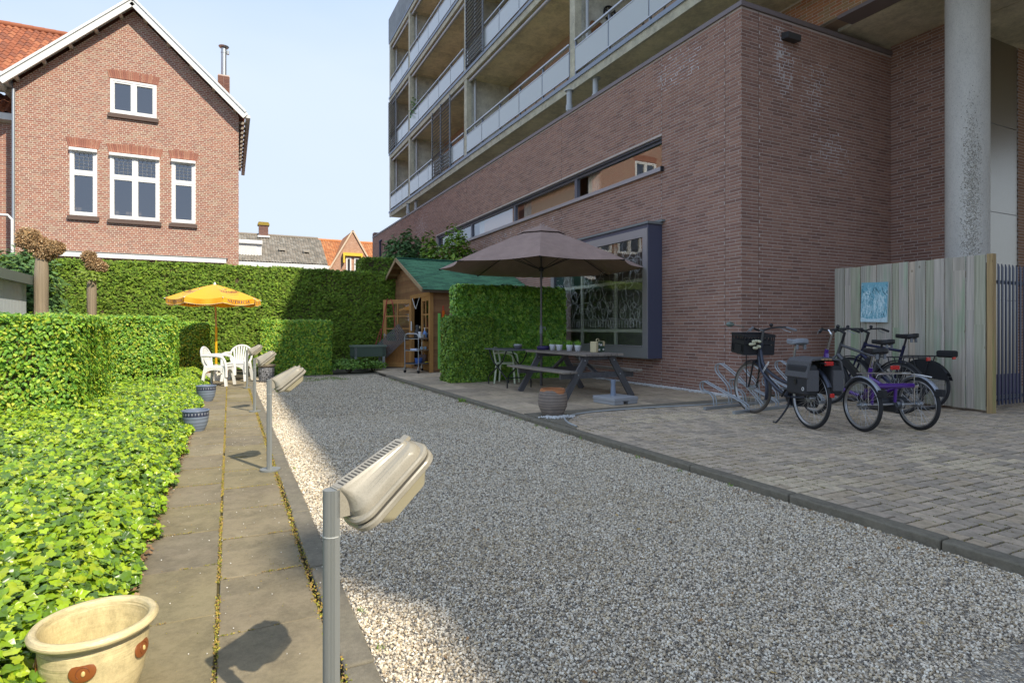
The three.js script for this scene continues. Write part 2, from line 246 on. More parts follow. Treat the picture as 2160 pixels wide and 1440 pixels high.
// fallen leaves, weeds and a few spilled stones
{
  const r = rng(47), l = [], leaf = new THREE.PlaneGeometry(1, 0.62, 2, 2); { const p = leaf.attributes.position; for (let i = 0; i < p.count; i++) p.setZ(i, 0.18 * Math.abs(p.getX(i)) + 0.15 * Math.abs(p.getY(i))); leaf.computeVertexNormals(); }
  const pal = [[0.36, 0.2, 0.08], [0.28, 0.15, 0.06], [0.45, 0.3, 0.1], [0.22, 0.14, 0.07]];
  const put = (x, y, z, s) => l.push([M4(x, y + s * 0.15, z, -1.57 + rr(-0.4, 0.4, r), rr(-0.4, 0.4, r), r() * 6.28, s), tint(pal[(r() * 4) | 0], 0.3, r)]);
  for (let i = 0; i < 420; i++) put(rr(0.55, 3.6, r), -0.05, rr(-15.8, -1.3, r), rr(0.008, 0.022, r)); for (let i = 0; i < 500; i++) put(3.62 - Math.abs(r() + r() - 1) * 0.25, -0.048, rr(-15.8, -1.3, r), rr(0.008, 0.024, r));
  for (let i = 0; i < 260; i++) put(rr(3.8, 9.5, r), 0.002, rr(-11.5, -1.5, r), rr(0.007, 0.018, r));
  scatter('fallen_leaves', leaf, std([1, 1, 1], 0.9, { side: THREE.DoubleSide }), l, null, 'dry brown fallen leaf scraps scattered over gravel and paving', 'leaves');
  const w = [], blade = new THREE.BufferGeometry(); blade.setAttribute('position', new THREE.Float32BufferAttribute([-0.1, 0, 0, 0.1, 0, 0, 0.07, 0.6, 0.12, -0.07, 0.6, 0.12, 0, 1, 0.4], 3)); blade.setIndex([0, 1, 2, 0, 2, 3, 3, 2, 4]); blade.computeVertexNormals();
  const tuft = (x, y, z, n, s, q) => { for (let i = 0; i < n; i++) { const a = r() * 6.28, d = Math.sqrt(r()) * q; w.push([M4(x + Math.cos(a) * d, y, z + Math.sin(a) * d, rr(-0.6, 0.6, r), r() * 6.28, rr(-0.6, 0.6, r), s, s * rr(0.6, 1.3, r), s), tint([0.2, 0.32, 0.05], 0.35, r)]); } };
  for (let i = 0; i < 40; i++) tuft(rr(1.2, 2.6, r), -0.055, rr(-15.4, -14.6, r), 24, 0.035, 0.12);
  tuft(3.58, -0.055, -9.3, 40, 0.07, 0.07); tuft(4.95, 0, -8.95, 24, 0.1, 0.03); for (let i = 0; i < 26; i++) tuft(3.6 - r() * 0.06, -0.055, rr(-15, -3, r), 9, 0.035, 0.03); for (let i = 0; i < 14; i++) tuft(0.52 + r() * 0.03, -0.06, rr(-12, -2, r), 7, 0.025, 0.02);
  scatter('weeds', blade, std([1, 1, 1], 0.8, { side: THREE.DoubleSide }), w, null, 'small green weeds sprouting along the kerb and the gravel corner', 'weeds');
}
// ───────── brick walls ─────────
const brickGeo = uvm(new THREE.BoxGeometry(1, 1, 1));
function brickWall(parent, name, o) {
  // local axes: x along the wall, y up, z out of the wall. o: at, turn, w, h, holes, spans(v0, v1) -> [[u0, u1]], cuts, L, ch, j, mortar, tones, pick, thick, outline
  const s = new THREE.Shape((o.outline || [[0, 0], [o.w, 0], [o.w, o.h], [0, o.h]]).map((p) => new THREE.Vector2(...p)));
  for (const h of o.holes || []) { const q = new THREE.Path(); q.moveTo(h[0], h[2]); q.lineTo(h[1], h[2]); q.lineTo(h[1], h[3]); q.lineTo(h[0], h[3]); q.closePath(); s.holes.push(q); }
  const th = o.thick || 0.22, g = T(new THREE.ExtrudeGeometry(s, { depth: th, bevelEnabled: false }), 0, 0, -th);
  const wall = mesh(name, uvm(g), o.mortar, parent); wall.position.set(...o.at); wall.rotation.y = o.turn;
  const r = rng(o.seed || 3), list = [], L = o.L, ch = o.ch, j = o.j, bh = ch - j;
  let row = 0;
  for (let v = o.from || 0; v + bh <= o.h + 0.001; v += ch, row++) {
    let spans = o.spans ? o.spans(v, v + bh) : [[0, o.w]];
    for (const h of o.holes || []) if (v + bh > h[2] + 0.004 && v < h[3] - 0.004) spans = spans.flatMap(([a, b]) => (h[1] <= a || h[0] >= b ? [[a, b]] : [[a, h[0] - 0.001], [h[1] + 0.001, b]].filter(([x, y]) => y - x > 0.02)));
    for (const c of o.cuts || []) spans = spans.flatMap(([a, b]) => (c > a && c < b ? [[a, c - 0.006], [c + 0.006, b]] : [[a, b]]));
    const heads = o.cross && row % 2, Lr = heads ? L / 2 : L, off = heads ? L * 0.25 : (o.cross ? (row % 4 ? L * 0.5 : 0) : (row % 2 ? L * 0.5 : 0) + (o.wild ? ((row * 7) % 4 === 1 ? L * 0.25 : 0) : 0));
    for (const [a, b] of spans) {
      const k0 = Math.floor((a - off) / Lr);
      for (let k = k0; ; k++) { const x0 = Math.max(a, off + k * Lr + j / 2), x1 = Math.min(b, off + (k + 1) * Lr - j / 2); if (off + k * Lr >= b) break; if (x1 - x0 < 0.02) continue; list.push({ m: M4((x0 + x1) / 2, v + ch / 2, -0.011 + rr(-0.0012, 0.0012, r), 0, 0, 0, x1 - x0, bh, 0.03), t: o.pick ? o.pick((x0 + x1) / 2, v, r) : (r() * o.tones.length) | 0 }); }
    }
  }
  const jm = std([0.12, 0.08, 0.065], 0.9); for (const c of o.cuts || []) { const hs = (o.holes || []).filter((h) => c > h[0] && c < h[1]).sort((a, b) => a[2] - b[2]); let y = 0; for (const h of [...hs, [0, 0, o.h, 0]]) { mesh('expansion_joint', box2(c - 0.0055, c + 0.0055, y, h[2], -0.01, 0.001), jm, wall); y = h[3]; } }
  if (o.salt) { const l = []; for (let k = 0; k < 900; k++) { const [su, sv, du, dv] = o.salt[(r() * o.salt.length) | 0]; const x = su + (r() + r() - 1) * du, v = sv + (r() + r() - 1) * dv; if (v > o.h - 0.1 || r() < 0.3) continue; const row = Math.round(v / ch), q = rr(0.04, 0.14, r), vert = r() < 0.22; l.push([M4(x, vert ? row * ch + ch / 2 : row * ch, -0.0015, 0, 0, 0, vert ? j * 0.9 : q, vert ? bh : j * rr(0.6, 1.1, r), 0.012), C(0.78, 0.75, 0.74)]); } scatter('salt_crust', brickGeo, std([1, 1, 1], 1, { map: rep(tSpeck, 1) }), l, wall); }
  pieces(wall, 'brick', 'bricks', brickGeo, list, o.tones, mat.brick);
  return wall;
}
// a window in a wall's own axes: frame members, sashes and panes
function windowUnit(parent, name, at, turn, w, h, o) {
  // o: fw frame width, d depth, cols:[fractions], rows:[fractions], frame, pane, sash
  const wn = mesh(name, [box2(0, w, 0, o.fw, -o.d, 0), box2(0, w, h - o.fw, h, -o.d, 0), box2(0, o.fw, o.fw, h - o.fw, -o.d, 0), box2(w - o.fw, w, o.fw, h - o.fw, -o.d, 0)], o.frame, parent);
  wn.position.set(...at); wn.rotation.y = turn;
  const xs = [o.fw, ...(o.cols || []).map((c) => c * w), w - o.fw], ys = [o.fw, ...(o.rows || []).map((c) => c * h), h - o.fw], mw = (o.mw || o.fw) / 2;
  for (let i = 1; i < xs.length - 1; i++) mesh('mullion', box2(xs[i] - mw, xs[i] + mw, o.fw, h - o.fw, -o.d + 0.003, -0.004), o.frame, wn);
  for (let j = 1; j < ys.length - 1; j++) for (let i = 0; i < xs.length - 1; i++) mesh('transom', box2(xs[i] + (i ? mw : 0), xs[i + 1] - (i < xs.length - 2 ? mw : 0), ys[j] - mw, ys[j] + mw, -o.d + 0.004, -0.006), o.frame, wn);
  for (let i = 0; i < xs.length - 1; i++) for (let j = 0; j < ys.length - 1; j++) {
    const x0 = xs[i] + (i ? mw : 0), x1 = xs[i + 1] - (i < xs.length - 2 ? mw : 0), y0 = ys[j] + (j ? mw : 0), y1 = ys[j + 1] - (j < ys.length - 2 ? mw : 0), q = o.sash || 0;
    if (q) mesh('sash', [box2(x0, x1, y0, y0 + q, -o.d + 0.01, -0.012), box2(x0, x1, y1 - q, y1, -o.d + 0.01, -0.012), box2(x0, x0 + q, y0 + q, y1 - q, -o.d + 0.01, -0.012), box2(x1 - q, x1, y0 + q, y1 - q, -o.d + 0.01, -0.012)], o.frame, wn);
    const pg = new THREE.PlaneGeometry(x1 - x0 - 2 * q, y1 - y0 - 2 * q); mesh('pane', T(pg, (x0 + x1) / 2, (y0 + y1) / 2, -o.d * 0.55), o.pane, wn);
    if (o.lead && j === ys.length - 2) { const gs = [], X0 = x0 + q, X1 = x1 - q, Y0 = y0 + q, Y1 = y1 - q; for (let k = 1; k < 4; k++) gs.push(box2(X0 + (X1 - X0) * k / 4 - 0.006, X0 + (X1 - X0) * k / 4 + 0.006, Y0, Y1, -o.d * 0.5, -o.d * 0.5 + 0.008)); for (let k = 1; k < 5; k++) gs.push(box2(X0, X1, Y0 + (Y1 - Y0) * k / 5 - 0.006, Y0 + (Y1 - Y0) * k / 5 + 0.006, -o.d * 0.5, -o.d * 0.5 + 0.007)); mesh('lead_strip', gs, mat.greyMetal, wn); }
  }
  return wn;
}
// ───────── apartment building ─────────
const HP = Math.PI / 2;
const flat = thing('apartment_building', 'apartment block with glass balconies over a brown brick ground floor', 'building');
{
  const bt = tonesOf([[0.291, 0.158, 0.117], [0.347, 0.185, 0.135], [0.386, 0.208, 0.149], [0.414, 0.231, 0.167], [0.448, 0.244, 0.171]]);
  const W0 = -36.5, zc = -7.42, HH = 6.87;
  const u = (z) => z - W0;
  const pickMain = (x, v, r) => { const z = x + W0; const n = fbm(x * 0.06, v * 0.1, 32, 3, 3); return Math.min(4, (clamp(r() * 0.75 + (n - 0.3) * 0.5) * 5) | 0); };
  brickWall(flat, 'brick_wall', { at: [8.1, 0, W0], turn: -HP, w: zc - W0, h: HH, holes: [[u(-24.2), u(-9.5), 4.5, 5.22], [u(-13.42), u(-9.55), 0.62, 3.3]], cuts: [u(-7.79), u(-9.5), u(-13.56), u(-20.6), u(-27)], L: 0.262, ch: 0.0605, j: 0.0125, mortar: mat.mortarDark, tones: bt, pick: pickMain, salt: [[u(-26.5), 5.9, 1.2, 0.6], [u(-9), 6.4, 0.8, 0.35], [u(-26.5), 5.9, 1.2, 0.6], [u(-17), 4.2, 4, 0.2]], thick: 0.2, wild: true });
  const pickRet = (x, v, r) => { const n = fbm(x * 0.12, v * 0.1, 16, 3, 5); return Math.min(4, (clamp(r() * 0.75 + (n - 0.3) * 0.5) * 5) | 0); };
  brickWall(flat, 'brick_wall', { at: [8.1, 0, zc], turn: 0, w: 4.29, h: HH, outline: [[0.205, 0], [4.29, 0], [4.29, HH], [0.205, HH]], cuts: [0.43], L: 0.262, ch: 0.0605, j: 0.0125, mortar: mat.mortarDark, tones: bt, pick: pickRet, salt: [[0.95, 6.2, 0.12, 0.6], [1.1, 5.9, 0.3, 0.5], [2.0, 5.7, 0.5, 0.6], [2.4, 4.6, 0.7, 0.5]], seed: 8, thick: 0.2, wild: true });
  brickWall(flat, 'brick_wall', { at: [12.39, 0, zc], turn: -HP, w: 1.15, h: 7.1, L: 0.262, ch: 0.0605, j: 0.0125, mortar: mat.mortarDark, tones: bt, seed: 9, thick: 0.2, wild: true });
  brickWall(flat, 'brick_wall', { at: [14.82, 0, -6.28], turn: 0, w: 2.2, h: 7.1, L: 0.262, ch: 0.0605, j: 0.0125, mortar: mat.mortarDark, tones: tonesOf([[0.4, 0.22, 0.12], [0.36, 0.19, 0.1]]), seed: 10, thick: 0.2 });
  // polished steel cladding beside the pillar
  const clad = std([0.36, 0.32, 0.25], 0.33, { metalness: 1, bumpMap: rep(tFine, 3, 0.5), bumpScale: 0.002 });
  for (let k = 0; k < 4; k++) mesh('cladding_panel', box2(12.42, 14.8, k * 1.78 + 0.004, k * 1.78 + 1.772, -6.4, -6.29), clad, flat);
  // copings
  const cop = std([0.2, 0.165, 0.165], 0.5);
  mesh('coping', [box2(8.06, 8.36, HH + 0.001, HH + 0.085, W0 - 0.05, zc + 0.04)], cop, flat); mesh('coping', box2(8.362, 12.39, HH + 0.001, HH + 0.085, zc - 0.25, zc + 0.04), cop, flat);
  mesh('annex_roof', uvm(box2(8.3, 12.6, 6.6, 6.78, W0, zc - 0.2)), concrete([0.42, 0.4, 0.36], 0.5), flat);
  
  // clerestory strip window
  const fr = std([0.115, 0.12, 0.15], 0.4, { metalness: 0.2 }), solar = phys([1, 1, 1], 0, { transmission: 1, thickness: 0, ior: 3.2, side: THREE.DoubleSide });
  const zs = [-24.2, -20.35, -16.68, -13.02, -9.5];
  for (let i = 0; i < 4; i++) { const w = windowUnit(flat, 'strip_window', [8.21, 4.56, zs[i]], -HP, zs[i + 1] - zs[i] - (i < 3 ? 0 : 0.0), 0.62, { fw: 0.06, d: 0.09, frame: fr, pane: solar }); mesh('curtain', [0, 1, 2, 3].map((k) => cyl(0.07, 0.07, 0.56, 0.25 + k * 0.12, 0.03, -0.3, 10)), std([0.6, 0.56, 0.47], 0.9), w); if (i === 1 || i === 2) mesh('added_tan_reflection', box2(0.8, zs[i + 1] - zs[i] - 0.1, 0.08 + i * 0.03, 0.6, -0.2, -0.19), std([0.62, 0.42, 0.26], 0.9), w); }  // tan sheets added behind the middle panes, standing in for reflected orange brick
  mesh('window_head', box2(8.15, 8.3, 5.18, 5.22, -24.2, -9.5), fr, flat);
  const sillM = std([0.36, 0.34, 0.35], 0.45, { metalness: 0.4 });
  mesh('window_sill', box2(8.03, 8.24, 4.47, 4.555, -24.2, -9.47), sillM, flat); mesh('sill_end_cap', box2(8.025, 8.1, 4.462, 4.562, -9.468, -9.44), mat.dark, flat);
  mesh('inner_room', [box2(10.6, 10.7, 0.1, 6.6, -26, -7.8), box2(8.32, 10.6, 3.5, 3.6, -26, -7.8), box2(8.32, 10.6, 0.02, 0.12, -26, -7.8), box2(8.32, 10.6, 0.1, 6.6, -26.1, -26), box2(8.32, 10.6, 0.1, 6.6, -7.75, -7.65)], std([0.42, 0.4, 0.33], 0.9), flat);
  // bay window
  const bay = mesh('bay_window', [box2(7.74, 8.12, 0.58, 0.66, -13.5, -9.5), box2(7.74, 8.12, 3.28, 3.36, -13.5, -9.5), box2(7.74, 8.12, 0.66, 3.28, -9.56, -9.5), box2(7.74, 8.12, 0.66, 3.28, -13.5, -13.44)], std([0.085, 0.095, 0.145], 0.38, { metalness: 0.15 }), flat);
  mesh('bay_frame', [box2(7.715, 7.745, 0.585, 0.82, -13.49, -9.51), box2(7.715, 7.745, 3.1, 3.275, -13.49, -9.51), box2(7.716, 7.745, 0.82, 3.1, -9.66, -9.51), box2(7.716, 7.745, 0.82, 3.1, -13.49, -13.34)], std([0.33, 0.32, 0.32], 0.4, { metalness: 0.3 }), bay);
  mesh('bay_cap', [box2(7.7, 8.13, 3.362, 3.41, -13.53, -9.47), box2(8.02, 8.12, 3.412, 3.46, -13.5, -9.4)], std([0.2, 0.215, 0.21], 0.5), bay);
  mesh('bay_sill', box2(7.69, 7.8, 0.822, 0.845, -13.34, -9.66), sillM, bay);
  mesh('pane', T(new THREE.PlaneGeometry(3.68, 2.28).rotateY(-HP), 7.76, 1.96, -11.5), phys([1, 1, 1], 0, { transmission: 1, thickness: 0, ior: 1.95, side: THREE.DoubleSide }), bay);
  const inn = std([0.5, 0.52, 0.4], 0.6);
  mesh('inner_mullion', box2(7.9, 7.96, 0.66, 3.28, -12.3, -12.24), inn, bay); mesh('inner_mullion', box2(7.9, 7.96, 0.66, 3.28, -10.9, -10.84), inn, bay);
  mesh('inner_transom', box2(7.902, 7.958, 1.12, 1.19, -13.44, -9.56), inn, bay); mesh('inner_transom', box2(7.902, 7.958, 2.2, 2.27, -13.44, -9.56), inn, bay);
  // line drawing in white marker on the inner pane
  { const r = rng(77), gs = []; const X = 7.86, seg = (pts, w = 0.006) => { for (let i = 1; i < pts.length; i++) gs.push(beam([X, pts[i - 1][1], pts[i - 1][0]], [X, pts[i][1], pts[i][0]], w, 0.002, [0, 0.3, 1])); };
    for (let b = 0; b < 3; b++) { const z0 = -13.4 + b * 1.28 + 0.05, z1 = z0 + 1.2; for (let k = 0; k < 42; k++) { let z = rr(z0, z1, r), y = rr(1.3, 3.0, r); const pts = [[z, y]]; let a = r() * 6.28; const curl = rr(-0.5, 0.5, r), n = 6 + ((r() * 10) | 0); for (let i = 0; i < n; i++) { z = clamp(z + Math.cos(a) * 0.05, z0, z1); y = clamp(y + Math.sin(a) * 0.07, 1.25, 3.2); a += curl + rr(-0.2, 0.2, r); pts.push([z, y]); } seg(pts); }
      for (let k = 0; k < 16; k++) { const z = rr(z0, z1, r), y = rr(1.3, 1.8, r), q = rr(0.03, 0.1, r); seg(Array.from({ length: 11 }, (_, i) => [z + Math.cos(i / 10 * 6.28) * q, y + Math.sin(i / 10 * 6.28) * q * 1.3])); }
      for (let k = 0; k < 14; k++) { for (const s of [z0, z1]) seg([[s - 0.06, 1.3 + k * 0.13], [s + 0.06, 1.3 + k * 0.13]], 0.005); } }
    for (let k = 0; k < 36; k++) { const z = -13.35 + k * 0.104; seg([[z, 1.22], [z, 1.38], [z + 0.09, 1.38], [z + 0.09, 1.22]], 0.004); }
    seg([[-13.4, 1.41], [-9.6, 1.41]], 0.005); mesh('marker_drawing', gs, std([0.85, 0.86, 0.82], 0.8), bay); }
  // joints in the wall
  mesh('drain_pipe', [bar([8.0, 3.4, -34.2], [8.0, 6.2, -34.2], 0.06), tube([[8.0, 6.18, -34.2], [8.0, 6.35, -34.2], [8.12, 6.42, -34.2]], 0.06, 10)], mat.navy, flat);
  const wl = mesh('wall_lamp', extr([[0, 0], [0.16, -0.02], [0.16, 0.1], [0, 0.14]], 0.4, 0.006), std([0.05, 0.05, 0.05], 0.5), flat); wl.position.set(9.45, 6.5, zc + 0.01); wl.rotation.y = -HP; wl.scale.setScalar(0.85);

  // upper storeys
  const soff = [7.85, 11.27, 14.63, 17.92], zN = 24, zF = -34.3, xf = 8.6, xb = 10.4;
  const slabM = concrete([0.88, 0.79, 0.56], 0.35), edgeM = concrete([0.66, 0.62, 0.48], 0.6), wallM = std([0.74, 0.73, 0.64], 0.85, { map: rep(tConcrete, 0.4) });
  mesh('main_block', box2(xb + 0.1, 24, 7.12, 19.6, zF, zN), std([0.5, 0.36, 0.26], 0.9), flat);
  soff.forEach((y, f) => { mesh('balcony_slab', uvm(box2(xf + 0.05, xb + 0.1, y, y + 0.28, zF, zN)), slabM, flat); mesh('slab_edge', uvm(box2(xf - 0.02, xf + 0.049, y - 0.02, y + 0.19, zF - 0.02, zN)), edgeM, flat); mesh('edge_rail', box2(xf - 0.06, xf - 0.022, y + 0.2, y + 0.31, zF - 0.04, zN), mat.blueGrey, flat); });
  mesh('parapet', uvm(box2(xf - 0.06, xf + 0.2, 18.25, 19.6, zF - 0.05, zN)), std([0.3, 0.32, 0.33], 0.6, { map: rep(tConcrete, 0.3) }), flat);
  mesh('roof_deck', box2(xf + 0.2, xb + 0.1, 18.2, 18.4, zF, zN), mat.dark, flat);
  // orange brick over the passage and the facade behind the balconies
  brickWall(flat, 'brick_facade', { at: [xb, 7.13, -9.5], turn: -HP, w: 8, h: 0.72, L: 0.25, ch: 0.0625, j: 0.011, mortar: mat.mortarLight, tones: tonesOf([[0.62, 0.28, 0.12], [0.56, 0.23, 0.1], [0.5, 0.3, 0.14]]), seed: 14, thick: 0.1 });
  mesh('steel_lintel', box2(xb - 0.03, xb + 0.4, 7.06, 7.128, -7.2, zN), cop, flat);
  const piers = [-34.2, -30.1, -21.95, -13.8, -5.65, 2.5], frost = phys([0.47, 0.5, 0.475], 0.32, { clearcoat: 0.6, clearcoatRoughness: 0.15 }), railM = std([0.52, 0.54, 0.57], 0.4, { metalness: 0.35 }), postM = std([0.25, 0.29, 0.36], 0.45, { metalness: 0.3 });
  const winM = std([0.12, 0.07, 0.045], 0.5), pvc = std([0.5, 0.52, 0.52], 0.5);
  for (let f = 0; f < 3; f++) {
    const y0 = soff[f] + 0.28, y1 = soff[f + 1];
    piers.forEach((z, i) => { mesh('pier', uvm(box2(xf - 0.01, xf + 0.2, y0, y1, z - 0.14, z + 0.14)), edgeM, flat); mesh('partition_wall', uvm(box2(xf + 0.2, xb + 0.1, y0, y1, z - 0.09, z + 0.09)), wallM, flat); mesh('rain_pipe', bar([xf + 0.32, y0, z + 0.25], [xf + 0.32, y1, z + 0.25], 0.05, 10), pvc, flat); });
    for (let b = 0; b < piers.length - 1; b++) {
      const za = piers[b] + 0.15, zb = piers[b + 1] - 0.15, n = b ? 5 : 3, w = (zb - za) / n;
      const rl = mesh('railing', [box2(xf - 0.05, xf + 0.03, y0 + 1.0, y0 + 1.045, za, zb), box2(xf - 0.03, xf + 0.01, y0 + 0.8, y0 + 0.83, za, zb), box2(xf - 0.03, xf + 0.01, y0 + 0.14, y0 + 0.17, za, zb)], railM, flat);
      for (let k = 0; k <= n; k++) mesh('rail_post', box2(xf - 0.01, xf + 0.05, y0 - 0.05, y0 + 0.999, za + k * w - 0.02, za + k * w + 0.02), postM, rl);
      for (let k = 0; k < n; k++) mesh('glass_panel', box2(xf - 0.021, xf - 0.009, y0 + 0.171, y0 + 0.799, za + k * w + 0.025, za + (k + 1) * w - 0.025), frost, rl);
      for (let k = 0; k < 3; k++) { const a = za + 0.5 + k * (zb - za - 1) / 3, ww = (zb - za - 1) / 3 - 0.4; windowUnit(flat, 'balcony_window', [xb + 0.1, y0 + 0.05, a], -HP, ww, 2.3, { fw: 0.09, d: 0.1, cols: [0.5], frame: winM, pane: solar }).position.x = xb + 0.095; }
      mesh('awning_rail', bar([xf + 0.12, y1 - 0.1, za], [xf + 0.12, y1 - 0.1, zb], 0.06, 10), railM, flat);
    }
  }
  // louvre screens
  const louM = std([0.23, 0.24, 0.25], 0.5, { metalness: 0.3 });
  const louvre = (f, z0, z1, n) => { const y0 = soff[f] + 0.3, y1 = soff[f + 1] - 0.02; const s = mesh('louvre_screen', Array.from({ length: n + 1 }, (_, k) => box(0.05, y1 - y0, 0.06, xf - 0.08, (y0 + y1) / 2, z0 + (z1 - z0) * k / n)), louM, flat); for (let k = 0; k < 20; k++) mesh('slat', T(box(0.09, 0.012, z1 - z0).rotateZ(0.5), xf - 0.08, y0 + 0.1 + k * (y1 - y0 - 0.2) / 19, (z0 + z1) / 2), louM, s); };
  louvre(0, -26.0, -23.6, 2); louvre(1, -21.7, -20.0, 1); louvre(1, -34.2, -32.6, 1); louvre(2, -21.7, -20.2, 1);
  // drain stubs under the soffit
  for (const [x, z, h] of [[8.55, -13.9, 0.85], [8.75, -12.9, 0.9], [8.55, -30.2, 0.8], [8.75, -29.4, 0.8]]) mesh('drain_stub', [cyl(0.075, 0.075, h * 0.5, x, 7.85 - h * 0.5, z, 14), cyl(0.095, 0.095, 0.16, x, 7.85 - h * 0.5 - 0.14, z, 14), cyl(0.075, 0.075, h * 0.4, x, 7.85 - h, z, 14), cyl(0.13, 0.13, 0.02, x, 7.83, z, 16)], pvc, flat);
  // ceiling of the passage in cast panels, and the concrete pillar
  const cm = concrete([0.82, 0.75, 0.6], 0.4); for (let i = 0; i < 5; i++) for (let k = 0; k < 5; k++) mesh('ceiling_panel', uvm(box2(xb + 0.42 + i * 1.92, xb + 0.42 + i * 1.92 + 1.9, 7.06, 7.119, -7.5 + k * 3, -7.5 + k * 3 + 2.98)), cm, flat);
  const pil = std([0.74, 0.7, 0.62], 0.9, { map: rep(tSpeck, 1), bumpMap: rep(tFine, 2), bumpScale: 0.002 }); mesh('pillar', T(new THREE.CylinderGeometry(0.305, 0.305, 7.07, 48, 1), 11.2, 3.535, -5.45), pil, flat);
  // pitted patch on the pillar where the cement skin has worn off the aggregate
  { const r = rng(91), l = []; for (let i = 0; i < 5200; i++) { const y = rr(1.6, 5.3, r), k = sstep(5.3, 3.6, y); const a = Math.PI + 0.05 + (r() + r() - 1) * 0.55 + 0.6; if (r() > k * (1 - Math.abs(a - Math.PI - 0.65) * 0.8)) continue; const x = 11.2 + Math.cos(a) * 0.3055, z = -5.45 - Math.sin(a) * 0.3055; l.push([M4(x, y, z, r() * 6, r() * 6, 0, rr(0.003, 0.009, r)), tint(r() < 0.4 ? [0.3, 0.27, 0.22] : [0.5, 0.46, 0.39], 0.3, r)]); } scatter('worn_aggregate', new THREE.IcosahedronGeometry(1, 0), std([1, 1, 1], 1), l, flat); }
  // roof cowl that shades the path
  mesh('roof_cowl', [cyl(0.22, 0.22, 0.5, 8.58, 19.6, 16.75, 20), T(new THREE.SphereGeometry(0.34, 20, 12), 8.58, 20.2, 16.75)], mat.galv, flat);
}
// ───────── pantiled roofs ─────────
const pantile = (() => { const n = 6, pts = []; for (let i = 0; i <= n; i++) { const t = i / n; pts.push([(t - 0.5) * 0.24, 0.03 * Math.sin(t * Math.PI * 2 - 0.6)]); } const up = pts.map((p) => [p[0], p[1] + 0.012]); const g = extr([...pts, ...up.reverse()], 0.36); return T(g, 0, 0, -0.18); })();   // runs down along +z, profile across x
function tiledRoof(parent, name, at, turn, w, len, pitch, tones, under, o = {}) {
  // at: eave's start corner; runs w along local x and len up the slope
  const g = new THREE.Group(); g.name = name; g.position.set(...at); g.rotation.set(0, turn, 0); parent.add(g);
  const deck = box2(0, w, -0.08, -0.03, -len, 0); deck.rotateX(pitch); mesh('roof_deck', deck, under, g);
  const list = [], r = rng(o.seed || 4), ca = Math.cos(pitch), sa = Math.sin(pitch);
  for (let v = 0.16; v < len; v += 0.31) for (let x = 0.12; x < w; x += 0.215) { if (o.keep && !o.keep(x, v)) continue; list.push({ m: M4(x, v * sa + 0.02, -v * ca, pitch - 0.06 + rr(-0.02, 0.02, r), 0, rr(-0.03, 0.03, r)), t: (r() * tones.length) | 0 }); }
  pieces(g, 'roof_tile', 'roof_tiles', pantile, list, tones, std([1, 1, 1], 0.85, { map: rep(tSpeck, 2) }), o.most ?? 300);
  return g;
}
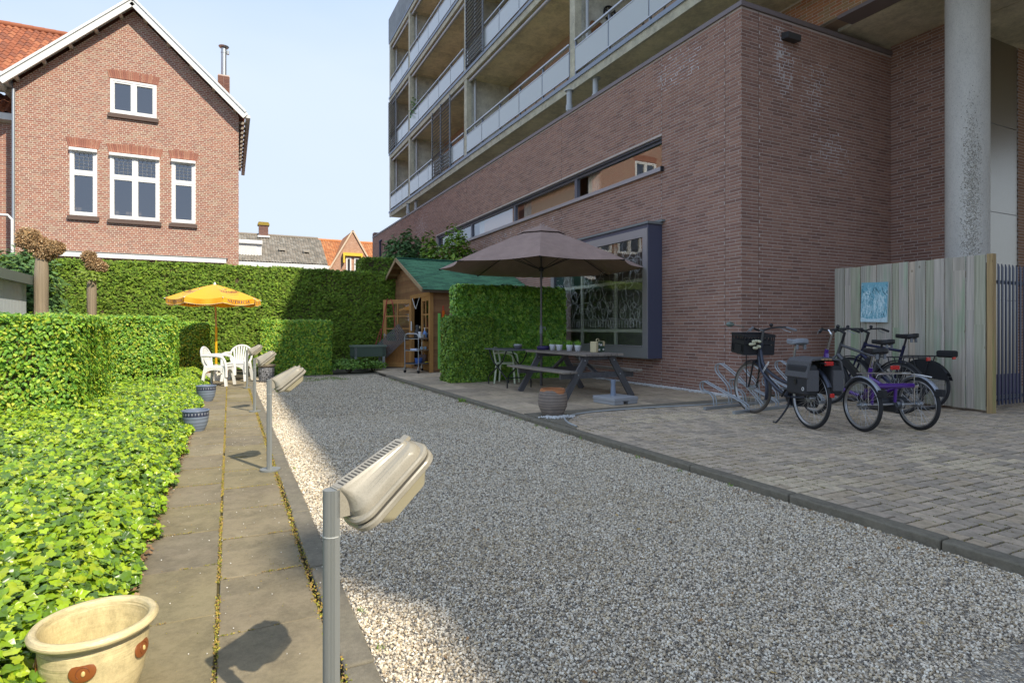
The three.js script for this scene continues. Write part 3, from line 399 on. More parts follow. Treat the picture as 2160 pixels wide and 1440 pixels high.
// ───────── the gabled brick house ─────────
{
  const h = thing('gabled_house', 'tall red brick house with white bargeboards and white framed windows', 'house', [0, 0, -24.2]);
  const x0 = -6.35, x1 = 0.32, ye = 9.2, ya = 12.35, xm = (x0 + x1) / 2, half = (x1 - x0) / 2, slope = (ya - ye) / half;
  const wins = [[-3.71, -2.33, 8.69, 9.87], [-4.85, -4.08, 5.05, 7.3], [-3.72, -2.24, 5.02, 7.27], [-1.87, -1.11, 5.03, 7.28]];
  const tones = tonesOf([[0.44, 0.185, 0.125], [0.38, 0.155, 0.11], [0.48, 0.23, 0.155], [0.35, 0.17, 0.125], [0.43, 0.26, 0.18], [0.40, 0.175, 0.125]]);
  brickWall(h, 'brick_wall', { at: [x0, 0, 0], turn: 0, w: x1 - x0, h: ya, from: 2.4, outline: [[0, 0], [x1 - x0, 0], [x1 - x0, ye], [half, ya], [0, ye]], holes: wins.map((w) => [w[0] - x0, w[1] - x0, w[2], w[3]]), spans: (v, v1) => (v1 <= ye ? [[0, x1 - x0]] : [[(v1 - ye) / slope, x1 - x0 - (v1 - ye) / slope]]), L: 0.226, ch: 0.0655, j: 0.016, cross: true, mortar: mat.mortarLight, tones, seed: 41, thick: 0.3 });
  // windows, sills and arches of upright bricks
  const wp = phys([1, 1, 1], 0, { transmission: 1, thickness: 0, ior: 2.7, side: THREE.DoubleSide });
  const am = [0, 1, 2].map((k) => { const m = mat.brick.clone(); m.color.copy(tones[k]); return m; }), ag = uvm(new THREE.BoxGeometry(0.055, 0.3, 0.04));
  const r = rng(17);
  wins.forEach((w, k) => {
    const ww = w[1] - w[0], hh = w[3] - w[2];
    windowUnit(h, 'window', [w[0], w[2], 0.02], 0, ww, hh, k === 0 ? { fw: 0.07, d: 0.12, cols: [0.5], frame: mat.white, pane: wp, sash: 0.055 } : { fw: 0.07, d: 0.12, cols: k === 2 ? [0.5] : [], rows: [0.645], mw: 0.07, frame: mat.white, pane: wp, sash: 0.055, lead: true });
    mesh('window_sill', [box2(w[0] - 0.06, w[1] + 0.06, w[2] - 0.16, w[2] - 0.03, 0, 0.09)], std([0.13, 0.09, 0.075], 0.85), h);
    if (k) mesh('roller_shutter_box', rbox(ww + 0.02, 0.11, 0.1, (w[0] + w[1]) / 2, w[3] - 0.03, 0.07, 0.02), mat.white, h);
    const n = Math.round((ww + 0.2) / 0.068); for (let i = 0; i < n; i++) { const m = mesh('arch_brick', ag, am[(r() * 3) | 0], h); const t = (i + 0.5) / n - 0.5; m.position.set((w[0] + w[1]) / 2 + t * (ww + 0.14), w[3] + 0.19 + (k ? 0.03 : 0.0) - t * t * 0.12, 0.002); m.rotation.z = -t * 0.5; }
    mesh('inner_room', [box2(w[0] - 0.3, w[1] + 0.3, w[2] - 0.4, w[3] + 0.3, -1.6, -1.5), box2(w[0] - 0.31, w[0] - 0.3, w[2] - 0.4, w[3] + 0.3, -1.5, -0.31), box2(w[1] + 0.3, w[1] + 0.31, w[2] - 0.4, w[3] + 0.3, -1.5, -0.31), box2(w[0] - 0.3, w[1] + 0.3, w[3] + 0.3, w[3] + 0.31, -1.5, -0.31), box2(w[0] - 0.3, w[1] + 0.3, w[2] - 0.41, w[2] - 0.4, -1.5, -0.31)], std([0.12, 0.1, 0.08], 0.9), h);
  });
  mesh('body', [box2(x0 + 0.02, x1 - 0.02, 0, 4.4, -9, -0.31), box2(x0 + 0.02, x1 - 0.02, 4.4, ye, -9, -1.7)], std([0.3, 0.14, 0.1], 0.9), h);
  // roof with its white boards
  const pitch = Math.atan(slope), ov = 0.42, hyp = half / Math.cos(pitch) + 0.28;
  for (const s of [-1, 1]) {
    const ex = xm + s * (half + 0.23), ey = ye - slope * 0.23;
    mesh('bargeboard', beam([ex, ey + 0.12, ov], [xm, ya + 0.13, ov], 0.24, 0.06, [1, slope, 0].map((q, i) => (i === 0 ? -s * slope : i === 1 ? 1 : 0))), mat.white, h);
    mesh('barge_cap', beam([ex, ey + 0.27, ov - 0.05], [xm, ya + 0.27, ov - 0.05], 0.07, 0.24, [-s * slope, 1, 0]), mat.white, h);
    mesh('soffit', beam([ex, ey + 0.16, 0.2], [xm, ya + 0.16, 0.2], 0.03, 0.42, [-s * slope, 1, 0]), mat.white, h);
    for (let k = 0; k < 5; k++) { const t = (k + 0.5) / 5; mesh('purlin_end', box(0.1, 0.1, 0.4, ex + (xm - ex) * t, ey + (ya - ey) * t + 0.03, 0.2), std([0.55, 0.53, 0.48], 0.7), h); }
    mesh('gutter', rbox(0.16, 0.13, 9, ex + s * 0.08, ey + 0.12, -4.1, 0.03), mat.white, h);
    for (let k = 0; k < 12; k++) mesh('rafter_end', box(0.4, 0.1, 0.08, ex - s * 0.16, ey + 0.06, -0.3 - k * 0.6), std([0.35, 0.3, 0.25], 0.8), h);
  }
  const red = tonesOf([[0.4, 0.13, 0.06], [0.34, 0.11, 0.05], [0.46, 0.17, 0.08], [0.28, 0.1, 0.055]]);
  const slopeBox = (s) => { const g = box(hyp, 0.06, 9.2); g.rotateZ(-s * pitch); return T(g, xm + s * (half + 0.2) / 2, (ye + ya) / 2 + 0.22, -4.3); };
  mesh('roof', [slopeBox(1), slopeBox(-1)], std([0.33, 0.12, 0.06], 0.9), h);
  // corner pipe
  mesh('down_pipe', bar([x0 + 0.03, 2.6, 0.09], [x0 + 0.03, 9.0, 0.09], 0.045, 12), mat.galv, h);
  // chimney with flue on the side roof
  const cz = -2.2; brickChimney(h, -0.2, 8.9, cz, 0.42, 2.55);
  mesh('flue', [cyl(0.1, 0.1, 1.15, -0.2, 11.45, cz, 16), cyl(0.16, 0.2, 0.05, -0.2, 12.62, cz, 16), cyl(0.05, 0.05, 0.14, -0.05, 12.38, cz, 10), cyl(0.11, 0.11, 0.05, -0.2, 12.4, cz, 16)], mat.galv, h);
  // flat roofed ground floor in front, only its white edge over the hedge
  mesh('flat_roof_edge', box2(-5.4, -0.1, 3.62, 3.78, 0.01, 0.28), mat.white, h); mesh('flat_roof_trim', box2(-5.45, -0.05, 3.785, 3.8, 0.012, 0.3), mat.greyMetal, h);
  // wing set back, with its own roof
  const wingM = { L: 0.226, ch: 0.0655, j: 0.013, mortar: mat.mortarLight, tones, seed: 43, thick: 0.3 };
  brickWall(h, 'wing_wall', { ...wingM, at: [-9.5, 0, -1.0], turn: 0, w: 3.14, h: 8.2, from: 2.6 });
  mesh('wing_fascia', box2(-9.6, -6.36, 8.2, 8.42, -1.0, -0.7), mat.white, h);
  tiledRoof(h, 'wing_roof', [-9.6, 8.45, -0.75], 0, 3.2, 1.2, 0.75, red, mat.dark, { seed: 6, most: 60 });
  mesh('upper_fascia', box2(-9.6, -6.45, 9.15, 9.42, -0.9, 0.38), mat.white, h);
  mesh('wing_body', box2(-9.5, -6.5, 0, 8.2, -8, -1.35), std([0.3, 0.14, 0.1], 0.9), h);
  tiledRoof(h, 'main_roof', [-9.6, 9.45, -0.9], 0, 5.5, 5.6, 0.72, red, mat.dark, { seed: 7, keep: (x, v) => { const X = -9.6 + x, y = 9.45 + v * Math.sin(0.72); return X < xm - (ya - y) / slope + 0.4 + 0.8; } });
  const rid = []; for (let x = -9.4; x < -4; x += 0.36) rid.push(T(new THREE.CylinderGeometry(0.11, 0.12, 0.38, 10).rotateZ(HP), x, 9.5 + 5.6 * Math.sin(0.72), -0.9 - 5.6 * Math.cos(0.72)));
  mesh('ridge_tiles', rid, std([0.34, 0.12, 0.06], 0.9), h);
}
function brickChimney(parent, x, y, z, w, hh, tones = tonesOf([[0.24, 0.12, 0.09], [0.2, 0.1, 0.08]])) {
  const c = mesh('chimney', uvm(box(w, hh, w, x, y + hh / 2, z)), mat.mortarDark, parent);
  const list = [], r = rng(5); for (let k = 0; k * 0.066 < hh - 0.05; k++) for (const [ax, s] of [[0, 1], [1, -1], [1, 1]]) for (let i = 0; i < 2; i++) { const o = (i - 0.5) * w / 2 * 0.98, L = w / 2 - 0.012; list.push({ m: ax ? M4(x + s * w / 2, y + k * 0.066 + 0.03, z + o, 0, 0, 0, 0.02, 0.054, L) : M4(x + o, y + k * 0.066 + 0.03, z + w / 2, 0, 0, 0, L, 0.054, 0.02), t: (r() * tones.length) | 0 }); }
  pieces(c, 'brick', 'bricks', brickGeo, list, tones, mat.brick, 120); return c;
}
// ───────── row of houses beyond the hedge ─────────
{
  const grey = tonesOf([[0.26, 0.225, 0.18], [0.3, 0.265, 0.215], [0.21, 0.19, 0.155], [0.34, 0.31, 0.26]]), orange = tonesOf([[0.56, 0.23, 0.09], [0.5, 0.19, 0.07], [0.6, 0.27, 0.11], [0.44, 0.18, 0.075]]);
  const zE = -50, len = 5.25, p = 0.545;
  const A = thing('row_house', 'low house with grey pantile roof, mossy chimney and white shuttered dormer', 'house', [0, 0, zE]);
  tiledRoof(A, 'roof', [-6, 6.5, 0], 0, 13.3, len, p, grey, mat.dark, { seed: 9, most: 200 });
  mesh('wall', box2(-6, 7.3, 0, 6.4, -9, -0.3), std([0.4, 0.24, 0.18], 0.9), A); mesh('gutter', box2(-6, 7.3, 6.1, 6.45, -0.3, 0.02), mat.white, A);
  const ry = 6.55 + len * Math.sin(p), rz = -len * Math.cos(p);
  const rid = (x0, x1, y, z, m, par) => { const l = []; for (let x = x0; x < x1; x += 0.36) l.push(T(new THREE.CylinderGeometry(0.12, 0.13, 0.38, 8).rotateZ(HP), x, y, z)); mesh('ridge_tiles', l, m, par); };
  rid(-6, 7.3, ry, rz, std(grey[0], 0.9), A);
  brickChimney(A, 2.65, ry - 0.4, rz + 0.1, 0.72, 1.2); mesh('chimney_cap', [box(0.92, 0.16, 0.92, 2.65, ry + 0.86, rz + 0.1), box(0.8, 0.12, 0.8, 2.65, ry + 1.0, rz + 0.1)], std([0.36, 0.26, 0.05], 1, { map: rep(tSpeck, 3) }), A); mesh('chimney_flashing', box(0.95, 0.14, 0.95, 2.65, ry - 0.2, rz + 0.2), mat.white, A);
  const dm = mesh('dormer', box2(-1.6, 2.35, 6.85, 8.25, -3.2, -0.95), mat.white, A);
  mesh('roller_shutter', Array.from({ length: 13 }, (_, k) => rbox(3.3, 0.075, 0.04, 0.35, 6.92 + k * 0.078, -0.93, 0.012, 1)), std([0.74, 0.74, 0.72], 0.5), dm); mesh('shutter_box', rbox(4.05, 0.3, 0.3, 0.38, 8.12, -0.88, 0.04), mat.white, dm);
  for (const [x, v] of [[3.95, 2.25], [5.85, 2.15]]) { const y = 6.5 + v * Math.sin(p), z = -v * Math.cos(p); mesh('roof_vent', [T(box(0.5, 0.12, 0.4).rotateX(p * 0.4), x, y + 0.16, z + 0.1), box(0.5, 0.1, 0.03, x, y + 0.08, z + 0.3)], std([0.36, 0.33, 0.28], 0.8), A); }
  const B = thing('row_house', 'house with orange pantile roof and brick gable under a yellow awning', 'house', [0, 0, zE]);
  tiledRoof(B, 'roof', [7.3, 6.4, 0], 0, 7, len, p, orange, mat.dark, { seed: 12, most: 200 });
  rid(7.3, 14.3, ry - 0.1, rz, std(orange[0], 0.9), B); mesh('wall', box2(7.32, 14.3, 0, 6.3, -9, -0.3), std([0.42, 0.22, 0.15], 0.9), B);
  mesh('gutter', box2(7.3, 7.6, 6.0, 6.4, -0.3, 0.03), mat.white, B);
  const gx = 9.32, gw = 1.9, gy0 = 5.95, gy1 = 9.3, b0 = 4.2;
  brickWall(B, 'gable_wall', { at: [gx - gw, b0, 0.3], turn: 0, w: gw * 2, h: gy1 - b0, outline: [[0, 0], [gw * 2, 0], [gw * 2, gy0 - b0], [gw, gy1 - b0], [0, gy0 - b0]], spans: (v, v1) => (v1 <= gy0 - b0 ? [[0, gw * 2]] : [[(v1 - gy0 + b0) / (gy1 - gy0) * gw, gw * 2 - (v1 - gy0 + b0) / (gy1 - gy0) * gw]]), L: 0.226, ch: 0.0655, j: 0.013, mortar: mat.mortarLight, tones: tonesOf([[0.55, 0.28, 0.17], [0.5, 0.24, 0.14], [0.6, 0.32, 0.2]]), seed: 44, thick: 0.25, from: 0.6 });
  for (const s of [-1, 1]) { mesh('gable_trim', beam([gx + s * (gw + 0.1), gy0, 0.36], [gx, gy1 + 0.14, 0.36], 0.12, 0.1, [-s * 1.8, 1, 0]), std([0.66, 0.52, 0.38], 0.8), B); const g = box(3.95, 0.1, 4.6); g.rotateZ(-s * Math.atan2(gy1 - gy0, gw)); mesh('gable_roof', T(g, gx + s * gw / 2, (gy0 + gy1) / 2 + 0.03, -2.0), std(orange[2], 0.9, { map: rep(tSpeck, 3) }), B); }
  for (const x of [8.78, 9.44]) { windowUnit(B, 'window', [x, 5.9, 0.36], 0, 0.42, 1.25, { fw: 0.08, d: 0.05, frame: mat.white, pane: mat.glass, sash: 0.03 }); mesh('dark_pane_backing', box2(x + 0.06, x + 0.36, 5.96, 7.1, 0.302, 0.308), mat.dark, B); }  // dark sheet on the wall behind each pane paints the unlit room
  mesh('awning', [beam([8.5, 7.4, 0.45], [10.1, 7.4, 0.45], 0.2, 0.25), box(0.14, 0.7, 0.2, 8.57, 7.02, 0.5), box(0.14, 0.7, 0.2, 10.03, 7.02, 0.5)], std([0.72, 0.52, 0.05], 0.7), B);
  mesh('awning_bracket', [box(0.05, 1.0, 0.06, 8.42, 6.75, 0.4), box(0.05, 1.0, 0.06, 10.18, 6.75, 0.4)], mat.dark, B);
  const c2 = thing('brick_chimney', 'small brick chimney at the far end of the long brown wall', 'chimney', [9.62, 0, -42]); brickChimney(c2, 0, 0, 0, 0.55, 8.1);
}
// ───────── leaves ─────────
const leafShape = (() => { const g = new THREE.BufferGeometry(), p = [], idx = []; const prof = [[0, 0], [0.26, 0.3], [0.3, 0.55], [0.16, 0.85], [0, 1]]; for (const [w, y] of prof) { p.push(-w, y, 0.09 * Math.abs(w) * 4 - 0.12 * y * y, w === 0 ? 0 : 0, y, -0.12 * y * y, w, y, 0.09 * Math.abs(w) * 4 - 0.12 * y * y); } for (let i = 0; i < prof.length - 1; i++) for (let k = 0; k < 2; k++) { const a = i * 3 + k, b = a + 1, c = a + 3, d = a + 4; idx.push(a, b, d, a, d, c); } g.setAttribute('position', new THREE.Float32BufferAttribute(p, 3)); g.setIndex(idx); g.computeVertexNormals(); return T(g, 0, -0.2, 0); })();
const ivyShape = (() => {
  const half = [[0, -0.1], [0.16, -0.2], [0.36, -0.12], [0.47, 0.06], [0.36, 0.16], [0.42, 0.34], [0.24, 0.42], [0.12, 0.62], [0, 0.84]], p = [], idx = [], put = (x, y) => p.push(x, y, 0.34 * Math.abs(x) - 0.5 * x * x - 0.3 * y * y + 0.05 * Math.sin(y * 9 + x * 7));
  const mid = half.map(([, y]) => y * 0.92); for (const s of [-1, 1]) { const n = p.length / 3; half.forEach(([x, y], i) => { put(0, clamp(mid[i], -0.1, 0.84)); put(s * x * 0.55, y * 0.97); put(s * x, y); }); for (let i = 0; i < half.length - 1; i++) for (let k = 0; k < 2; k++) { const a = n + i * 3 + k; s > 0 ? idx.push(a, a + 1, a + 4, a, a + 4, a + 3) : idx.push(a, a + 4, a + 1, a, a + 3, a + 4); } }
  const g = new THREE.BufferGeometry(); g.setAttribute('position', new THREE.Float32BufferAttribute(p, 3)); g.setIndex(idx); g.computeVertexNormals(); return g;
})();
const sprayShape = (() => { const p = [], idx = []; const add = (x0, y0, a, l, w) => { const n = p.length / 3, c = Math.cos(a), s = Math.sin(a), put = (u, v, z) => p.push(x0 + c * v - s * u, y0 + s * v + c * u, z); put(-w, 0, 0); put(w, 0, 0.02); put(w * 0.9, l * 0.6, 0.04); put(0, l, -0.05); put(-w * 0.9, l * 0.6, 0); idx.push(n, n + 1, n + 2, n, n + 2, n + 4, n + 4, n + 2, n + 3); }; add(0, -0.2, HP, 1.1, 0.09); for (let k = 0; k < 3; k++) { add(0, -0.05 + k * 0.24, HP - 0.75, 0.5 - k * 0.09, 0.07); add(0, -0.05 + k * 0.24, HP + 0.75, 0.5 - k * 0.09, 0.07); } const g = new THREE.BufferGeometry(); g.setAttribute('position', new THREE.Float32BufferAttribute(p, 3)); g.setIndex(idx); g.computeVertexNormals(); return g; })();
const leafMat = (rough = 0.45, tr = 0.25) => phys([1, 1, 1], rough, { side: THREE.DoubleSide, transmission: tr, thickness: 0, ior: 1.4 });
const mLeaf = leafMat(0.5, 0.3), mIvy = leafMat(0.3, 0.2), mConifer = leafMat(0.8, 0.2);
// orient a leaf so that its face looks along n (jittered) with its tip hanging to `tip`
const qA = new THREE.Quaternion(), mB = new THREE.Matrix4();
function leafM(p, n, s, r, jit = 0.6, tipY = -1) {
  const N = V(n.x + (r() - 0.5) * 2 * jit, n.y + (r() - 0.5) * 2 * jit, n.z + (r() - 0.5) * 2 * jit).normalize(), tip = V((r() - 0.5) * 1.6, tipY + (r() - 0.5) * 0.8, (r() - 0.5) * 1.6); tip.addScaledVector(N, -tip.dot(N)); if (tip.lengthSq() < 1e-4) tip.set(1, 0, 0).addScaledVector(N, -N.x); tip.normalize();
  mB.makeBasis(V().crossVectors(tip, N), tip, N); qA.setFromRotationMatrix(mB); return new THREE.Matrix4().compose(p, qA, V(s, s, s));
}
// clipped hedge: a dense twig core under leaves that cover every visible face
function hedge(name, label, b, n, leaf, m, size, pal, o = {}) {
  const [x0, x1, y0, y1, z0, z1] = b, r = rng(o.seed || 50), g = thing(name, label, 'hedge', [(x0 + x1) / 2, y0, (z0 + z1) / 2], 0, o.group), w = x1 - x0, h = y1 - y0, d = z1 - z0;
  const ins = o.inset ?? 0.1; mesh('twig_core', uvm(rbox(w - ins * 2, h - ins, d - ins * 2, 0, h / 2 - ins / 2, 0, 0.06, 2)), std([0.13, 0.1, 0.05], 1, { map: rep(tGrain, 2) }), g);
  const faces = [[w * d * 1.0, 'top'], [w * h, 'front'], [h * d, 'left'], [h * d, 'right'], [o.back ? w * h : 0, 'back']].map(([a, k]) => [a * ((o.skip || '').includes(k) ? 0 : 1), k]), sum = faces.reduce((s, f) => s + f[0], 0), list = [];
  for (const [a, k] of faces) for (let i = 0, N = Math.round(n * a / sum); i < N; i++) {
    let x = rr(-w / 2, w / 2, r), y = rr(0, h, r), z = rr(-d / 2, d / 2, r), nn;
    const dep = -ins * 1.1 * Math.pow(r(), 1.5);
    const bump = (u, v) => (fbm(u * 0.13 + 0.4, v * 0.13 + (o.seed || 0) * 0.07, 16, 3, 6) - 0.5) * (o.rough ?? 0.14) + (fbm(u * 0.5, v * 0.5, 16, 2, 2) - 0.5) * 0.06;
    if (k === 'top') { y = h + bump(x, z) + dep + (r() < 0.06 ? r() * (o.shoot ?? 0.08) : 0); nn = V(0, 1, 0.25); } else if (k === 'front') { z = d / 2 + bump(x, y) + dep; nn = V(0, 0.35, 1); } else if (k === 'back') { z = -d / 2 + bump(x, y) - dep; nn = V(0, 0.35, -1); } else if (k === 'left') { x = -w / 2 + bump(z, y) - dep; nn = V(-1, 0.35, 0); } else { x = w / 2 + bump(z, y) + dep; nn = V(1, 0.35, 0); }
    const kx = Math.max(0, Math.abs(x) - (w / 2 - 0.14)), ky = Math.max(0, y - (h - 0.14)), kz = Math.max(0, Math.abs(z) - (d / 2 - 0.14)), q = Math.hypot(kx, ky, kz); if (q > 0.17 + 0.03 * r()) { x -= Math.sign(x) * kx * 0.3; y -= ky * 0.3; z -= Math.sign(z) * kz * 0.3; }
    const pc = pal[Math.min(pal.length - 1, (Math.pow(r(), 1.2) * pal.length) | 0)];
    list.push([leafM(V(x, y, z), nn, size * rr(0.7, 1.3, r), r, o.jit ?? 0.65, o.tip ?? -0.7), tint(pc, 0.22, r)]);
  }
  scatter('leaves', leaf, m, list, g); return g;
}
{
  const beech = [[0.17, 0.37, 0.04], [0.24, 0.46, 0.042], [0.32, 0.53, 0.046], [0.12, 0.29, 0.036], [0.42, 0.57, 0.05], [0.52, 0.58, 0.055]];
  const G = 'clipped beech hedges round the ivy bed';
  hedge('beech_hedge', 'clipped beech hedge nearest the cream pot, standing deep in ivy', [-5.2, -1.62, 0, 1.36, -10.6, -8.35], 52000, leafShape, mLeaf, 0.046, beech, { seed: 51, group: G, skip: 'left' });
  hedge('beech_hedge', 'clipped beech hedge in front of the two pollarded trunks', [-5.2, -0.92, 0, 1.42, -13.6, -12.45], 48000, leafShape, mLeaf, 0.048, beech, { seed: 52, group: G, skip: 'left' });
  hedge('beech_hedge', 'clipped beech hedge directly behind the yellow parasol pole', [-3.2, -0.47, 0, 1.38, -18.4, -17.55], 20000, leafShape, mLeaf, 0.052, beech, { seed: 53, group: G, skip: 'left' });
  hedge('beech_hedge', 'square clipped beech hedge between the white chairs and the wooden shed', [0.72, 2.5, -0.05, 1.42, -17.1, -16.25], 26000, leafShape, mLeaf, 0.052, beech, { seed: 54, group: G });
  const con = [[0.16, 0.28, 0.024], [0.21, 0.34, 0.028], [0.125, 0.225, 0.022], [0.27, 0.4, 0.035], [0.19, 0.26, 0.035]];
  hedge('conifer_hedge', 'tall clipped conifer hedge across the back of the garden', [-7, 5.2, 0, 3.06, -20.1, -19.05], 75000, sprayShape, mConifer, 0.085, con, { seed: 55, rough: 0.2, jit: 0.8, tip: 0.3 });
  hedge('conifer_hedge', 'higher clipped conifer block behind the wooden shed gable', [4.3, 5.6, 0, 3.75, -22.3, -20.9], 12000, sprayShape, mConifer, 0.09, con, { seed: 56, rough: 0.2, jit: 0.8, tip: 0.3 });
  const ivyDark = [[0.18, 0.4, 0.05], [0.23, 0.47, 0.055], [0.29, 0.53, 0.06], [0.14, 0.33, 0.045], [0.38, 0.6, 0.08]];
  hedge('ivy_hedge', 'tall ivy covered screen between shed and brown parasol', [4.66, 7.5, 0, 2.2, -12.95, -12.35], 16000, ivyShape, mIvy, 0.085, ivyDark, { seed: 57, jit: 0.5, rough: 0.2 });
  const hb = [[0.16, 0.31, 0.04], [0.21, 0.38, 0.045], [0.28, 0.46, 0.05], [0.12, 0.25, 0.034], [0.38, 0.53, 0.06]];
  hedge('beech_hedge', 'low shaded beech hedge in front of the ivy screen', [4.38, 5.42, 0, 1.47, -12.8, -12.05], 18000, leafShape, mLeaf, 0.055, hb, { seed: 58, jit: 0.7 });
}
// ivy bed along the path
{
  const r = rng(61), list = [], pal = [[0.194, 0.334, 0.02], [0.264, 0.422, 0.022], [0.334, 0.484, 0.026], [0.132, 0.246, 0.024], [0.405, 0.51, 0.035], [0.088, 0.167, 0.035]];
  const bed = new THREE.Group(); bed.name = 'ivy_bed'; bed.userData = { label: 'bright green ivy ground cover beside the slab path', category: 'ground cover', kind: 'stuff' }; scene.add(bed);
  const hAt = (x, z) => (0.17 + 0.1 * fbm(x * 0.12 + 0.5, z * 0.12, 16, 3, 8)) * sstep(-0.4, -0.85, x) + 0.02;
  const g = new THREE.PlaneGeometry(6.5, 20, 80, 200); g.rotateX(-HP); T(g, -3.72, 0, -7.9); const p = g.attributes.position; for (let i = 0; i < p.count; i++) p.setY(i, hAt(p.getX(i), p.getZ(i)) - 0.09); g.computeVertexNormals(); mesh('stem_mat', uvm(g), std([0.14, 0.11, 0.055], 1, { map: rep(tConcrete, 3) }), bed);
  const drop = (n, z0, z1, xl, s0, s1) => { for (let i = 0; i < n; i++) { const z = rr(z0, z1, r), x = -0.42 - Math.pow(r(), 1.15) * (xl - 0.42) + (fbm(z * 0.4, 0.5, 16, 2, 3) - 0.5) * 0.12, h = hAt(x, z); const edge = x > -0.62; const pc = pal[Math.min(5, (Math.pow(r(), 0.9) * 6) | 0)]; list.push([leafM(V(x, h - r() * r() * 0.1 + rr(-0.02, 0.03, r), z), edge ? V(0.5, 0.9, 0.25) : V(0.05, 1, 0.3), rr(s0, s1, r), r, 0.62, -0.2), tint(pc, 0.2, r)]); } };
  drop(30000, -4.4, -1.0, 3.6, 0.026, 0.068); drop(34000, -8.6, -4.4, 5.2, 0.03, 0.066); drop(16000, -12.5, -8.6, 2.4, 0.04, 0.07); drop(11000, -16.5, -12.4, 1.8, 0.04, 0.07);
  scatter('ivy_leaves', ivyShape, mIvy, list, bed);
}
// low shrubs at the foot of the back hedge
{
  const r = rng(66), bush = (name, label, cx, cz, w, h, d, n, leaf, m, s, pal, trunkH = 0) => {
    const t = thing(name, label, 'shrub', [cx, -0.04, cz]); const l = [];
    for (let k = 0; k < 7; k++) { const a = r() * 6.28; mesh('stem', tube([[0, 0, 0], [Math.cos(a) * w * 0.12, h * 0.4, Math.sin(a) * d * 0.12], [Math.cos(a) * w * 0.3, h * 0.8, Math.sin(a) * d * 0.3]], 0.012 + 0.004 * h, 8, 6), std([0.1, 0.07, 0.04], 0.9), t); }
    for (let i = 0; i < n; i++) { const a = r() * 6.28, e = Math.acos(rr(-0.35, 1, r)), q = Math.pow(r(), 0.45); const lump = 0.75 + 0.5 * fbm(Math.cos(a) * 0.16 + 0.5, e * 0.25 + cx * 0.1, 16, 3, 4); const nx = Math.sin(e) * Math.cos(a), ny = Math.cos(e), nz = Math.sin(e) * Math.sin(a); l.push([leafM(V(nx * w / 2 * q * lump, h * 0.5 + ny * h / 2 * q * lump, nz * d / 2 * q * lump), V(nx, ny + 0.4, nz), s * rr(0.7, 1.3, r), r, 0.8, trunkH), tint(pal[(r() * pal.length) | 0], 0.25, r)]); }
    scatter('leaves', leaf, m, l, t); return t;
  };
  const lg = [[0.17, 0.33, 0.05], [0.22, 0.4, 0.055], [0.12, 0.25, 0.04], [0.27, 0.43, 0.07]];
  bush('ground_shrub', 'low leafy shrub at the foot of the back hedge beside the kerb', 3.0, -16.5, 1.5, 0.42, 0.7, 1800, leafShape, mLeaf, 0.07, lg);
  bush('ground_shrub', 'low leafy shrub under the green planter bench', 3.75, -16.9, 0.8, 0.32, 0.6, 900, leafShape, mLeaf, 0.07, lg);
  const lau = [[0.16, 0.3, 0.03], [0.24, 0.39, 0.04], [0.32, 0.45, 0.045], [0.12, 0.23, 0.028]];
  const bc = [[0.1, 0.21, 0.07], [0.13, 0.26, 0.075], [0.08, 0.18, 0.05], [0.16, 0.29, 0.07]];
  bush('conifer_shrub', 'feathery conifer rising behind the wooden shed roof', 6.1, -22.0, 2.2, 5.0, 1.6, 5200, sprayShape, mConifer, 0.2, bc, 0.8);
  bush('conifer_shrub', 'slim yellow green conifer between the laurel and the feathery conifer', 6.75, -20.9, 1.0, 4.75, 1.0, 3000, sprayShape, mConifer, 0.17, lau, 0.9);
  bush('laurel_shrub', 'glossy laurel shrub over the shed roof against the strip window', 7.15, -19.0, 1.7, 4.7, 1.5, 4200, leafShape, mLeaf, 0.15, lau, 0.9);
  bush('laurel_shrub', 'lower laurel shrub tucked behind the middle of the shed ridge', 7.0, -20.3, 1.6, 4.35, 1.2, 3000, leafShape, mLeaf, 0.15, lau, 0.9);
  bush('juniper_shrub', 'blue green juniper spreading over the grey garden shed roof', -4.35, -17.0, 1.9, 3.15, 1.6, 4200, sprayShape, mConifer, 0.14, bc, -0.1);
}
